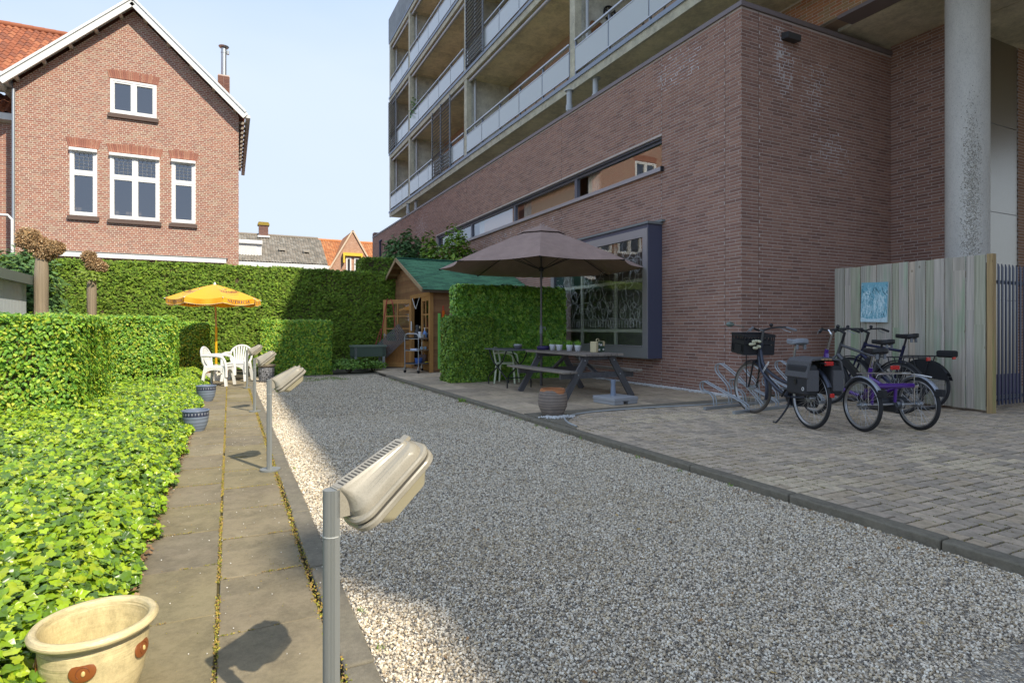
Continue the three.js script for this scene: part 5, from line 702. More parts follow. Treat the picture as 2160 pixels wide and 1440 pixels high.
  solo('paper_note', 'white paper note pinned inside the dark shed doorway', 'note', box(0.004, 0.28, 0.12, xw - 0.05, 1.28, -17.06), mat.white);
  // rubber mat hung on the open door
  { const t = thing('rubber_mat', 'black honeycomb rubber mat hanging aslant on the shed door', 'mat', [4.45, 0.78, -17.55], -0.87); const gs = []; const W = 0.98, H = 0.5; for (let i = 0; i <= 16; i++) gs.push(box(0.014, H, 0.02, -W / 2 + i * W / 16, 0, 0)); for (let j = 0; j <= 9; j++) gs.push(box(W + 0.014, 0.014, 0.021, 0, -H / 2 + j * H / 9, 0)); const m = mesh('mat_grid', gs, std([0.15, 0.155, 0.165], 0.7), t); m.rotation.z = 0.68; m.position.set(0.12, 0.05, 0.12); }
  solo('red_rope', 'thin red rope slung over the open shed door', 'rope', [tube([[4.17, 0.75, -17.9], [4.3, 1.55, -17.86], [4.36, 2.0, -17.8], [4.37, 2.1, -17.76], [4.4, 2.11, -17.72]], 0.011, 30, 6), tube([[4.46, 2.11, -17.66], [4.5, 1.9, -17.55], [4.54, 1.45, -17.52], [4.55, 1.05, -17.48]], 0.011, 24, 6), bar([4.02, 0.62, -17.9], [4.22, 1.2, -17.95], 0.009)], std([0.5, 0.03, 0.06], 0.7));
  // two long spirit-level like boards against the side
  const tl = (label, c, x, y0, y1, tip) => { const t = thing('ruler_board', label, 'ruler', [x, 0, -15.2]); mesh('board', rbox(0.075, y1 - y0, 0.02, 0, (y0 + y1) / 2, 0, 0.008), std(c, 0.45), t); mesh('scale_marks', Array.from({ length: 14 }, (_, k) => box(0.03, 0.008, 0.003, 0.02, y1 - 0.12 - k * 0.06, 0.0112)), mat.dark, t); if (tip) mesh('hanging_loop', tube([[-0.02, y1, 0], [-0.01, y1 + 0.14, 0], [0.02, y1, 0]], 0.008, 12, 6), std([0.7, 0.05, 0.02], 0.5), t); };
  tl('bright green plastic measuring board leaning on the shed side', [0.2, 0.62, 0.12], 5.18, 0.1, 1.62, false); tl('orange plastic measuring board hung on the shed side', [0.8, 0.15, 0.01], 5.3, 0.95, 1.7, true);
  // green planter bench by the hedge
  const pb = thing('planter_bench', 'pale green wooden planter bench behind the hanging mat', 'bench', [3.75, 0, -17.6], 0.05); const gm = std([0.2, 0.25, 0.19], 0.8); mesh('bench_top', box(1.0, 0.05, 0.5, 0, 0.68, 0), gm, pb); mesh('bench_apron', [box(0.96, 0.28, 0.03, 0, 0.51, 0.22), box(0.03, 0.28, 0.44, -0.465, 0.51, 0)], std([0.1, 0.14, 0.1], 0.8), pb); for (const [sx, sz] of [[-1, 1], [1, 1], [-1, -1], [1, -1]]) mesh('leg', box(0.07, 0.66, 0.07, sx * 0.42, 0.33, sz * 0.2), std([0.3, 0.32, 0.29], 0.8), pb); mesh('shelf', box(0.9, 0.04, 0.4, 0, 0.2, 0), gm, pb);
}
// ───────── service trolley and what stands on it ─────────
{
  const t = thing('service_trolley', 'steel three tier trolley on castors in front of the shed', 'trolley', [4.75, 0, -15.55], 0.62), w = 0.76, d = 0.46;
  for (const s of [-1, 1]) mesh('side_frame', tube([[s * w / 2, 0.16, -d / 2], [s * w / 2, 0.98, -d / 2], [s * w / 2, 1.06, -d / 2 + 0.08], [s * w / 2, 1.06, d / 2 - 0.08], [s * w / 2, 0.98, d / 2], [s * w / 2, 0.16, d / 2]], 0.014, 60, 10, false, 0.2), mat.steel, t);
  for (const y of [0.24, 0.6, 0.92]) { const s = mesh('shelf', [box(w, 0.012, d, 0, y, 0), box(w, 0.04, 0.008, 0, y + 0.014, d / 2), box(w, 0.04, 0.008, 0, y + 0.014, -d / 2)], y < 0.3 ? std([0.13, 0.14, 0.15], 0.5) : mat.steel, t); }
  for (const [sx, sz] of [[-1, 1], [1, 1], [-1, -1], [1, -1]]) { const c = mesh('castor', [T(new THREE.CylinderGeometry(0.045, 0.045, 0.028, 18).rotateX(HP), sx * w / 2, 0.045, sz * d / 2)], mat.rubber, t); mesh('castor_fork', [box(0.06, 0.08, 0.045, sx * w / 2, 0.11, sz * d / 2), cyl(0.02, 0.02, 0.04, sx * w / 2, 0.14, sz * d / 2, 10)], mat.steel, c); }
  const on = (x, y, z) => { const v = V(x, y, z).applyAxisAngle(V(0, 1, 0), 0.62); return [4.75 + v.x, v.y, -15.55 + v.z]; };
  const item = (name, label, cat, x, y, z, parts) => { const o = thing(name, label, cat, on(x, y, z), 0.62); for (const [n, g, m] of parts) mesh(n, g, m, o); };
  const blue = std([0.08, 0.18, 0.55], 0.4), wht = mat.white;
  item('blue_bucket', 'blue plastic tub on the bottom trolley shelf', 'tub', -0.1, 0.247, 0.02, [['tub', lathe([[0.001, 0], [0.09, 0], [0.11, 0.15], [0.118, 0.15], [0.105, 0.14], [0.086, 0.01], [0.001, 0.01]], 24), blue]]);
  item('clear_bucket', 'smoky translucent bucket on the bottom trolley shelf', 'bucket', 0.12, 0.247, 0, [['tub', lathe([[0.001, 0], [0.085, 0], [0.11, 0.23], [0.117, 0.23], [0.1, 0.2], [0.08, 0.01], [0.001, 0.01]], 24), phys([0.4, 0.3, 0.28], 0.3, { transmission: 0.4, thickness: 0 })], ['bucket_handle', torus(0.07, 0.006, 6, 20, Math.PI).translate(0, 0.23, 0), mat.steel]]);
  item('yellow_sponge', 'yellow sponge cloth on the bottom trolley shelf', 'sponge', 0.1, 0.247, 0.17, [['sponge', rbox(0.16, 0.045, 0.09, 0, 0.022, 0, 0.02, 3), std([0.75, 0.55, 0.03], 0.9)]]);
  item('tray', 'wooden tray of small blue and white cups on the middle shelf', 'tray', 0.1, 0.607, 0.02, [['tray_base', [box(0.38, 0.02, 0.3, 0, 0.01, 0)], std([0.45, 0.28, 0.1], 0.7)], ...[-0.12, -0.04, 0.04, 0.12].map((x, k) => ['cup', cyl(0.032, 0.038, 0.075, x, 0.02, 0.05 - (k % 2) * 0.08, 14), k % 2 ? wht : std([0.35, 0.55, 0.7], 0.5)])]);
  item('folded_cloth', 'folded white and blue cloth on the middle shelf', 'cloth', -0.24, 0.607, 0.02, [['cloth', rbox(0.2, 0.05, 0.22, 0, 0.025, 0, 0.02), std([0.55, 0.6, 0.75], 0.9)]]);
  item('spray_bottle', 'blue bottle with pump on the top trolley shelf', 'bottle', 0.2, 0.927, 0, [['bottle', lathe([[0.001, 0], [0.055, 0], [0.065, 0.08], [0.06, 0.16], [0.025, 0.2], [0.02, 0.22], [0.001, 0.22]], 20), std([0.2, 0.38, 0.75], 0.3)], ['pump', [cyl(0.014, 0.014, 0.07, 0, 0.22, 0, 10), box(0.06, 0.018, 0.02, 0.015, 0.29, 0)], wht]]);
  item('steel_can', 'steel cup with handle on the top trolley shelf', 'cup', 0.0, 0.927, 0.1, [['cup_body', cyl(0.055, 0.055, 0.12, 0, 0, 0, 20), mat.steel], ['cup_handle', torus(0.035, 0.006, 6, 14).translate(0.07, 0.06, 0), mat.steel]]);
  item('white_beaker', 'white beaker at the end of the top trolley shelf', 'beaker', -0.17, 0.927, 0.12, [['beaker_body', cyl(0.04, 0.045, 0.19, 0, 0, 0, 18), wht]]);
  item('black_flask', 'black coffee maker on the top trolley shelf', 'coffee maker', 0.02, 0.927, -0.1, [['flask_body', lathe([[0.001, 0], [0.1, 0], [0.115, 0.08], [0.09, 0.2], [0.06, 0.26], [0.075, 0.33], [0.05, 0.37], [0.001, 0.38]], 22), mat.black], ['face', T(new THREE.SphereGeometry(0.032, 14, 10).scale(1, 1.2, 0.4), 0, 0.31, 0.07), std([0.6, 0.5, 0.3], 0.5)]]);
}
// ───────── picnic table and the things on and round it ─────────
{
  const wd = [[0.33, 0.28, 0.235], [0.29, 0.25, 0.21], [0.36, 0.31, 0.255]].map((c) => std(c, 0.75, { map: rep(tGrain, 1.2, 1.2), bumpMap: rep(tGrain, 1.2), bumpScale: 0.004 })), dk = std([0.13, 0.128, 0.132], 0.6, { map: rep(tGrain, 1) }), bolt = mat.steel;
  const t = thing('picnic_table', 'dark weathered wooden picnic table with fixed benches under brown parasol', 'picnic table', [5.7, 0, -9.2]);
  const z0 = -1.1, z1 = 1.08;
  for (let k = 0; k < 6; k++) mesh('table_plank', uvm(rbox(0.122, 0.04, z1 - z0, -0.325 + k * 0.13, 0.757, (z0 + z1) / 2, 0.006, 1)), wd[k % 3], t);
  for (const s of [-1, 1]) for (let k = 0; k < 2; k++) mesh('bench_plank', uvm(rbox(0.132, 0.04, z1 - z0 - 0.02, s * (0.6 + k * 0.14), 0.475, (z0 + z1) / 2, 0.012, 1)), wd[(k + 1) % 3], t);
  for (const z of [-0.72, 0.9]) {
    for (const s of [-1, 1]) { mesh('leg', beam([s * 0.7, 0.0, z], [s * 0.24, 0.735, z], 0.11, 0.04, [1, 0, 0]), dk, t); }
    mesh('cross_beam', box(1.5, 0.1, 0.04, 0, 0.405, z - Math.sign(z) * 0.042), dk, t); mesh('top_batten', box(0.74, 0.07, 0.04, 0, 0.7, z - Math.sign(z) * 0.042), dk, t);
    for (const s of [-1, 1]) mesh('bolt', [T(new THREE.CylinderGeometry(0.012, 0.012, 0.01, 10).rotateX(HP), s * 0.43, 0.42, z + 0.025), T(new THREE.CylinderGeometry(0.012, 0.012, 0.01, 10).rotateX(HP), s * 0.3, 0.66, z + 0.025)], bolt, t);
    mesh('brace', beam([0, 0.42, z - Math.sign(z) * 0.05], [0, 0.72, z * 0.2], 0.08, 0.035, [1, 0, 0]), dk, t);
  }
  // four pots of grass
  const gmat = phys([1, 1, 1], 0.6, { side: THREE.DoubleSide, transmission: 0.2, thickness: 0 }), blade = new THREE.BufferGeometry(); blade.setAttribute('position', new THREE.Float32BufferAttribute([-0.04, 0, 0, 0.04, 0, 0, 0.03, 0.55, 0.06, -0.03, 0.55, 0.06, 0, 1, 0.2], 3)); blade.setIndex([0, 1, 2, 0, 2, 3, 3, 2, 4]); blade.computeVertexNormals();
  const r = rng(101);
  [[5.72, -9.92], [5.74, -9.7], [5.8, -9.42], [5.86, -9.22]].forEach(([x, z], k) => {
    const p = thing('grass_pot', ['white pot of green grass, the first of four from the purple dish', 'white pot of green grass, the second of four from the purple dish', 'white pot of green grass, the third of four from the purple dish', 'white pot of green grass beside the green suitcase'][k], 'pot', [x, 0.778, z], 0, 'white grass pots on the picnic table');
    mesh('pot_body', lathe([[0.001, 0], [0.046, 0], [0.058, 0.075], [0.062, 0.075], [0.066, 0.115], [0.058, 0.115], [0.052, 0.09], [0.001, 0.09]], 24), std([0.7, 0.71, 0.72], 0.5), p);
    const l = []; for (let i = 0; i < 170; i++) { const a = r() * 6.28, q = Math.sqrt(r()) * 0.05; l.push([M4(Math.cos(a) * q, 0.085, Math.sin(a) * q, rr(-0.35, 0.35, r), r() * 6.28, rr(-0.35, 0.35, r), 0.09, rr(0.08, 0.14, r), 0.1), tint([0.24, 0.46, 0.05], 0.3, r)]); } scatter('grass', blade, gmat, l, p);
  });
  // little green suitcase box
  const sc = thing('toy_suitcase', 'small dark green and cream box with handle on the picnic table', 'box', [5.98, 0.778, -8.75], 0.5);
  mesh('case', rbox(0.34, 0.19, 0.12, 0, 0.095, 0, 0.012), std([0.02, 0.075, 0.04], 0.5), sc); mesh('case_side', [rbox(0.085, 0.194, 0.124, -0.13, 0.096, 0, 0.012), rbox(0.09, 0.09, 0.124, 0.13, 0.148, 0, 0.01)], std([0.62, 0.52, 0.3], 0.6), sc);
  mesh('case_handle', tube([[-0.05, 0.19, 0], [-0.05, 0.225, 0], [-0.035, 0.235, 0], [0.035, 0.235, 0], [0.05, 0.225, 0], [0.05, 0.19, 0]], 0.008, 30, 8, false, 0.2), std([0.62, 0.52, 0.3], 0.5), sc);
  mesh('case_print', [box(0.07, 0.035, 0.002, 0.02, 0.13, 0.0612), T(new THREE.CylinderGeometry(0.02, 0.02, 0.002, 16).rotateX(HP), -0.06, 0.145, 0.0612), T(new THREE.SphereGeometry(0.03, 14, 8).scale(1.4, 0.6, 0.03), -0.05, 0.045, 0.061), T(new THREE.SphereGeometry(0.03, 14, 8).scale(1.2, 0.7, 0.03), 0.11, 0.045, 0.061)], mat.white, sc);
  const pd = thing('purple_dish', 'round dark purple lidded dish at the end of the picnic table', 'dish', [5.62, 0.778, -10.12]); mesh('dish', lathe([[0.001, 0], [0.1, 0], [0.125, 0.02], [0.13, 0.06], [0.12, 0.075], [0.1, 0.08], [0.001, 0.08]], 28), std([0.05, 0.035, 0.13], 0.35), pd); mesh('dish_lip', torus(0.125, 0.008, 6, 28).rotateX(HP).translate(0, 0.045, 0), std([0.04, 0.03, 0.1], 0.4), pd);
  // folding table
  const f = thing('folding_table', 'grey folding table with bent black legs beside the picnic table', 'table', [5.3, 0, -11.05]);
  mesh('table_top', rbox(0.62, 0.025, 1.15, 0, 0.765, 0, 0.008), std([0.15, 0.15, 0.165], 0.5), f);
  for (const s of [-1, 1]) { mesh('leg', tube([[s * 0.27, 0, 0.5], [s * 0.27, 0.13, 0.5], [s * 0.27, 0.2, 0.44], [s * 0.27, 0.52, -0.2], [s * 0.27, 0.75, -0.4]], 0.014, 40, 8, false, 0.2), mat.black, f); mesh('leg', tube([[s * 0.24, 0, -0.5], [s * 0.24, 0.13, -0.5], [s * 0.24, 0.2, -0.44], [s * 0.24, 0.52, 0.2], [s * 0.24, 0.75, 0.4]], 0.014, 40, 8, false, 0.2), mat.black, f); }
  mesh('stretcher', bar([-0.27, 0.2, 0.44], [0.27, 0.2, 0.44], 0.012), mat.black, f);
  const bw = (label, y, m, s) => { const b = thing('bowl', label, 'bowl', [5.42, y, -10.85], 0); mesh('bowl_body', lathe([[0.001, 0], [0.05, 0], [0.085, 0.05], [0.09, 0.075], [0.082, 0.07], [0.05, 0.012], [0.001, 0.012]].map(([a, c]) => [a * s, c * s]), 26), m, b); };
  bw('grey bowl standing on the folding table', 0.778, std([0.19, 0.19, 0.2], 0.5), 1.05); bw('white bowl stacked inside the grey bowl', 0.805, std([0.6, 0.6, 0.6], 0.4), 0.95);
  // pale green chair
  const ch = thing('green_chair', 'pale green plastic chair behind the folding table', 'chair', [5.55, 0, -11.65], 0.9), gm = std([0.6, 0.66, 0.46], 0.45);
  mesh('seat', rbox(0.44, 0.03, 0.44, 0, 0.44, 0, 0.014, 3), gm, ch); for (const [sx, sz] of [[-1, 1], [1, 1], [-1, -1], [1, -1]]) mesh('leg', beam([sx * 0.23, 0, sz * 0.23], [sx * 0.19, 0.44, sz * 0.19], 0.05, 0.035, [1, 0, 0]), gm, ch);
  mesh('back_frame', tube([[-0.2, 0.44, -0.2], [-0.21, 0.6, -0.23], [-0.17, 0.74, -0.26], [0, 0.78, -0.27], [0.17, 0.74, -0.26], [0.21, 0.6, -0.23], [0.2, 0.44, -0.2]], 0.022, 48, 10), gm, ch); mesh('back_panel', rbox(0.3, 0.12, 0.012, 0, 0.7, -0.255, 0.005), gm, ch);
  for (const s of [-1, 1]) mesh('armrest', tube([[s * 0.21, 0.66, -0.235], [s * 0.24, 0.67, -0.05], [s * 0.24, 0.62, 0.16], [s * 0.22, 0.44, 0.2]], 0.018, 28, 8), gm, ch);
  // brown parasol
  const pb = thing('brown_parasol', 'large brown octagonal parasol on a grey crank pole', 'parasol', [5.92, 0, -10.75]), cloth = std([0.42, 0.29, 0.24], 0.85, { side: THREE.DoubleSide, map: rep(tSpeck, 1), bumpMap: rep(tSoft, 1.2), bumpScale: 0.02 }), pm = std([0.13, 0.12, 0.115], 0.45, { metalness: 0.4 });
  mesh('pole', [bar([0, 0, 0], [0, 1.15, 0], 0.03, 16), bar([0, 1.15, 0], [0, 3.3, 0], 0.022, 16)], pm, pb); mesh('crank', [T(new THREE.CylinderGeometry(0.035, 0.035, 0.16, 14), 0, 1.18, 0), bar([0, 1.2, 0.02], [0.07, 1.24, 0.05], 0.01), bar([0.07, 1.24, 0.05], [0.07, 1.17, 0.06], 0.009)], mat.greyMetal, pb);
  const n = 8, Rr = 2.17, yR = 2.47, yA = 3.34, a0 = 0.27;
  for (let k = 0; k < n; k++) {
    const A = a0 + k / n * 6.2832, B = a0 + (k + 1) / n * 6.2832, S = 14, Q = 12;
    const patch = (q0, q1, lift) => { const p = [], uv = [], idx = []; for (let i = 0; i <= S; i++) for (let j = 0; j <= Q; j++) { const q = q0 + (q1 - q0) * i / S, w = j / Q, sag = Math.sin(w * Math.PI), ra = Rr * q * (1 - 0.045 * q * sag), x = ra * (Math.sin(A) * (1 - w) + Math.sin(B) * w), z = ra * (Math.cos(A) * (1 - w) + Math.cos(B) * w); let y = yA + (yR - yA) * (0.86 * q + 0.14 * q * q) - 0.02 * q * q * sag + lift; if (lift && i === S) y -= 0.02; p.push(x, y, z); uv.push(x, z); } for (let i = 0; i < S; i++) for (let j = 0; j < Q; j++) { const a = i * (Q + 1) + j; idx.push(a, a + Q + 1, a + 1, a + 1, a + Q + 1, a + Q + 2); } const g = new THREE.BufferGeometry(); g.setAttribute('position', new THREE.Float32BufferAttribute(p, 3)); g.setAttribute('uv', new THREE.Float32BufferAttribute(uv, 2)); g.setIndex(idx); g.computeVertexNormals(); return g; };
    mesh('canopy_panel', patch(0.13, 1, 0), cloth, pb); mesh('vent_panel', patch(0, 0.24, 0.05), cloth, pb);
    mesh('rib', bar([Math.sin(A) * 0.03, yA - 0.06, Math.cos(A) * 0.03], [Math.sin(A) * (Rr - 0.01), yR - 0.02, Math.cos(A) * (Rr - 0.01)], 0.01, 6), mat.black, pb); mesh('strut', bar([Math.sin(A) * 0.04, yR - 0.02, Math.cos(A) * 0.04], [Math.sin(A) * Rr * 0.5, (yA + yR) / 2 - 0.03, Math.cos(A) * Rr * 0.5], 0.008, 6), mat.black, pb);
    mesh('rib_end', T(new THREE.SphereGeometry(0.018, 8, 6), Math.sin(A) * Rr, yR - 0.012, Math.cos(A) * Rr), mat.dark, pb);
  }
  mesh('hub', cyl(0.05, 0.05, 0.09, 0, yR - 0.06, 0, 16), mat.black, pb); mesh('finial', cyl(0.05, 0.02, 0.05, 0, yA + 0.03, 0, 14), cloth, pb);
  // spare grey plastic parasol foot
  const b = thing('plastic_parasol_foot', 'pale grey square plastic parasol foot with upright tube on terrace', 'parasol base', [5.62, 0, -7.72], 0.12), bm = std([0.36, 0.37, 0.385], 0.55);
  mesh('foot', [rbox(0.52, 0.06, 0.52, 0, 0.085, 0, 0.012), rbox(0.2, 0.056, 0.5, -0.15, 0.029, 0, 0.01), rbox(0.2, 0.056, 0.5, 0.15, 0.03, 0, 0.01)], bm, b); mesh('tube', [cyl(0.045, 0.035, 0.2, 0, 0.115, -0.05, 18), cyl(0.042, 0.042, 0.06, 0, 0.315, -0.05, 18)], std([0.22, 0.26, 0.33], 0.5), b);
  solo('garden_hose', 'thin white hose lying along the curved paving edge', 'hose', tube([[3.8, 0.012, -6.0], [3.86, 0.014, -6.3], [4.05, 0.014, -6.68], [4.42, 0.014, -6.9], [4.95, 0.014, -6.98], [5.8, 0.014, -6.95], [6.6, 0.014, -6.86], [7.5, 0.014, -6.88]], 0.011, 120, 8), std([0.42, 0.44, 0.44], 0.5));
}
// ───────── fence, gate, canvas ─────────
{
  const r = rng(111), pal = [[0.648, 0.571, 0.468], [0.572, 0.551, 0.406], [0.691, 0.612, 0.52], [0.475, 0.541, 0.354], [0.562, 0.52, 0.426], [0.713, 0.592, 0.458]];
  const fw = tex(512, (u, v, o, i) => { const g = fbm(u + fbm(u, v, 4, 3) * 0.05, v * 0.05, 64, 3, 1), s = fbm(u, v * 0.5, 5, 4, 6); const kn = Math.max(sstep(0.022, 0.008, Math.hypot(u - 0.31, (v - 0.62) * 1.6)), sstep(0.03, 0.012, Math.hypot(u - 0.77, (v - 0.2) * 1.4)), sstep(0.018, 0.008, Math.hypot(u - 0.6, (v - 0.86) * 1.5))); const gr = sstep(0.52, 0.72, s); const k = (0.75 + 0.5 * (g - 0.5)) * (1 - 0.45 * kn); o[0] = k * (1 - 0.22 * gr) + 0.02 * kn; o[1] = k * (1 - 0.02 * gr); o[2] = k * (0.98 - 0.16 * gr) - 0.05 * kn; });
  const f = thing('wooden_fence', 'tall fence of weathered greenish vertical boards beside the bicycles', 'fence', [9.7, 0, 0]);
  let z = -6.78; for (let k = 0; z < -4.55; k++) { const w = k % 2 ? rr(0.1, 0.13, r) : rr(0.14, 0.175, r); const fm = std(pal[(r() * pal.length) | 0], 0.9, { map: rep(fw, 1, 0.42), bumpMap: rep(fw, 1, 0.42), bumpScale: 0.006 }); fm.map.offset.set(r(), r()); fm.bumpMap.offset.copy(fm.map.offset); mesh('board', uvm(rbox(0.022, 2.22, w - 0.004, k % 2 ? 0.018 : 0, 1.15 + rr(-0.006, 0.006, r), z + w / 2, 0.003, 1)), fm, f); z += w; }
  const pm = std([0.58, 0.4, 0.19], 0.85, { map: rep(fw, 1, 0.4), bumpMap: rep(fw, 1, 0.4), bumpScale: 0.006 }); mesh('post', uvm(rbox(0.1, 2.27, 0.075, 0.05, 1.13, z + 0.045, 0.006, 1)), pm, f); mesh('post', uvm(rbox(0.09, 2.25, 0.09, 0.09, 1.13, -6.7, 0.006, 1)), pm, f);
  for (const y of [0.4, 1.2, 2.0]) mesh('rail', box(0.045, 0.09, 2.2, 0.06, y, -5.65), pm, f);
  const cv = document.createElement('canvas'); cv.width = 256; cv.height = 400; const x = cv.getContext('2d'); x.fillStyle = '#7fb6c4'; x.fillRect(0, 0, 256, 400); const q = rng(5); for (let i = 0; i < 260; i++) { const a = 1.2 + (q() - 0.5) * 1.8; const px = q() * 256, py = q() * 400, l = 20 + q() * 70; x.strokeStyle = ['#d5ecee', '#e8f4f3', '#3f8ba0', '#274f5c', '#a8d3da', '#5aa6b6'][(q() * 6) | 0]; x.globalAlpha = 0.35 + q() * 0.5; x.lineWidth = 2 + q() * 7; x.beginPath(); x.moveTo(px, py); x.quadraticCurveTo(px + Math.cos(a + 0.5) * l * 0.6, py + Math.sin(a + 0.5) * l * 0.6, px + Math.cos(a) * l, py + Math.sin(a) * l); x.stroke(); } for (let i = 0; i < 90; i++) { const px = (i % 2 ? 60 : 175) + (q() - 0.5) * 90, py = 90 + q() * 190; x.strokeStyle = q() < 0.7 ? '#e3f2f2' : '#9cc9d2'; x.globalAlpha = 0.5; x.lineWidth = 3 + q() * 8; x.beginPath(); x.moveTo(px, py); x.quadraticCurveTo(px + (q() - 0.5) * 60, py + 40, px + (q() - 0.5) * 50, py + 50 + q() * 70); x.stroke(); } x.globalAlpha = 0.9; x.fillStyle = '#d4e8ea'; x.beginPath(); x.moveTo(0, 350); x.quadraticCurveTo(90, 392, 256, 345); x.lineTo(256, 400); x.lineTo(0, 400); x.fill();
  x.fillStyle = '#4b7f8c'; x.globalAlpha = 0.5; for (let i = 0; i < 500; i++) x.fillRect(q() * 256, q() * 400, 2, 6);
  const ct = new THREE.CanvasTexture(cv); ct.colorSpace = THREE.SRGBColorSpace;
  const p = thing('painted_canvas', 'small turquoise and white painted canvas hung on the wooden fence', 'painting', [9.66, 1.64, -6.05], 0); p.rotation.x = 0.03; mesh('canvas_block', box(0.03, 0.66, 0.44), std([0.6, 0.68, 0.68], 0.8), p); mesh('painting', T(new THREE.PlaneGeometry(0.44, 0.66).rotateY(-HP), -0.016, 0, 0), std([1, 1, 1], 0.6, { map: ct }), p);
  const g = thing('railing_gate', 'dark navy metal gate of upright bars beside the wooden fence', 'gate', [9.86, 0, -4.62]);
  for (let k = 0; k < 14; k++) { const s = new THREE.Shape(); s.moveTo(-0.022, 0.06); s.lineTo(0.022, 0.06); s.lineTo(0.022, 2.12); s.lineTo(-0.022, 2.17); s.closePath(); mesh('bar', T(new THREE.ExtrudeGeometry(s, { depth: 0.012, bevelEnabled: false }), 0.05 + k * 0.105, 0, 0), mat.navy, g); }
  mesh('rail', box(1.6, 0.05, 0.03, 0.75, 1.9, -0.03), std([0.3, 0.31, 0.29], 0.5), g); mesh('rail', box(1.6, 0.05, 0.03, 0.75, 0.17, -0.03), std([0.3, 0.31, 0.29], 0.5), g);
  solo('violet_panel', 'low violet metal panel behind the navy gate bars', 'panel', box2(9.9, 12, 0.02, 0.45, -5.12, -5.06), std([0.035, 0.018, 0.09], 0.5));
}
// ───────── bicycle racks ─────────
{
  const rack = (label, p, turn, list) => { const t = thing('bike_rack', label, 'bike rack', p, turn, 'galvanised bicycle racks by the wall'); mesh('floor_rail', [box(list.length * 0.36 + 0.25, 0.04, 0.05, (list.length - 1) * 0.18, 0.022, 0.45), box(list.length * 0.36 + 0.25, 0.04, 0.05, (list.length - 1) * 0.18, 0.022, -0.05)], mat.galv, t); list.forEach((hi, k) => { for (const s of [-1, 1]) { const x = k * 0.36 + s * 0.032, h = hi ? 0.62 : 0.36, z = -0.22; mesh('hoop', tube([[x, 0.04, 0.45], [x, 0.12, 0.42], [x, h * 0.72, z + 0.28], [x, h, z + 0.02], [x, h + 0.03, z - 0.06], [x, h, z - 0.13], [x, h - 0.1, z - 0.12], [x, h * 0.62, z + 0.02], [x, h * 0.45, z + 0.1], [x, 0.04, z + 0.12]], 0.011, 60, 8), mat.galv, t); } mesh('hoop_link', bar([k * 0.36 - 0.032, (hi ? 0.62 : 0.36) + 0.03, -0.28], [k * 0.36 + 0.032, (hi ? 0.62 : 0.36) + 0.03, -0.28], 0.011), mat.galv, t); }); };
  rack('galvanised bike rack with low and high hoops under the crate bicycle', [6.62, 0, -6.45], 0.12, [0, 1, 0, 1]); rack('galvanised bike rack partly hidden behind the purple tricycle', [8.15, 0, -6.6], 0.12, [0, 1, 0]);
}
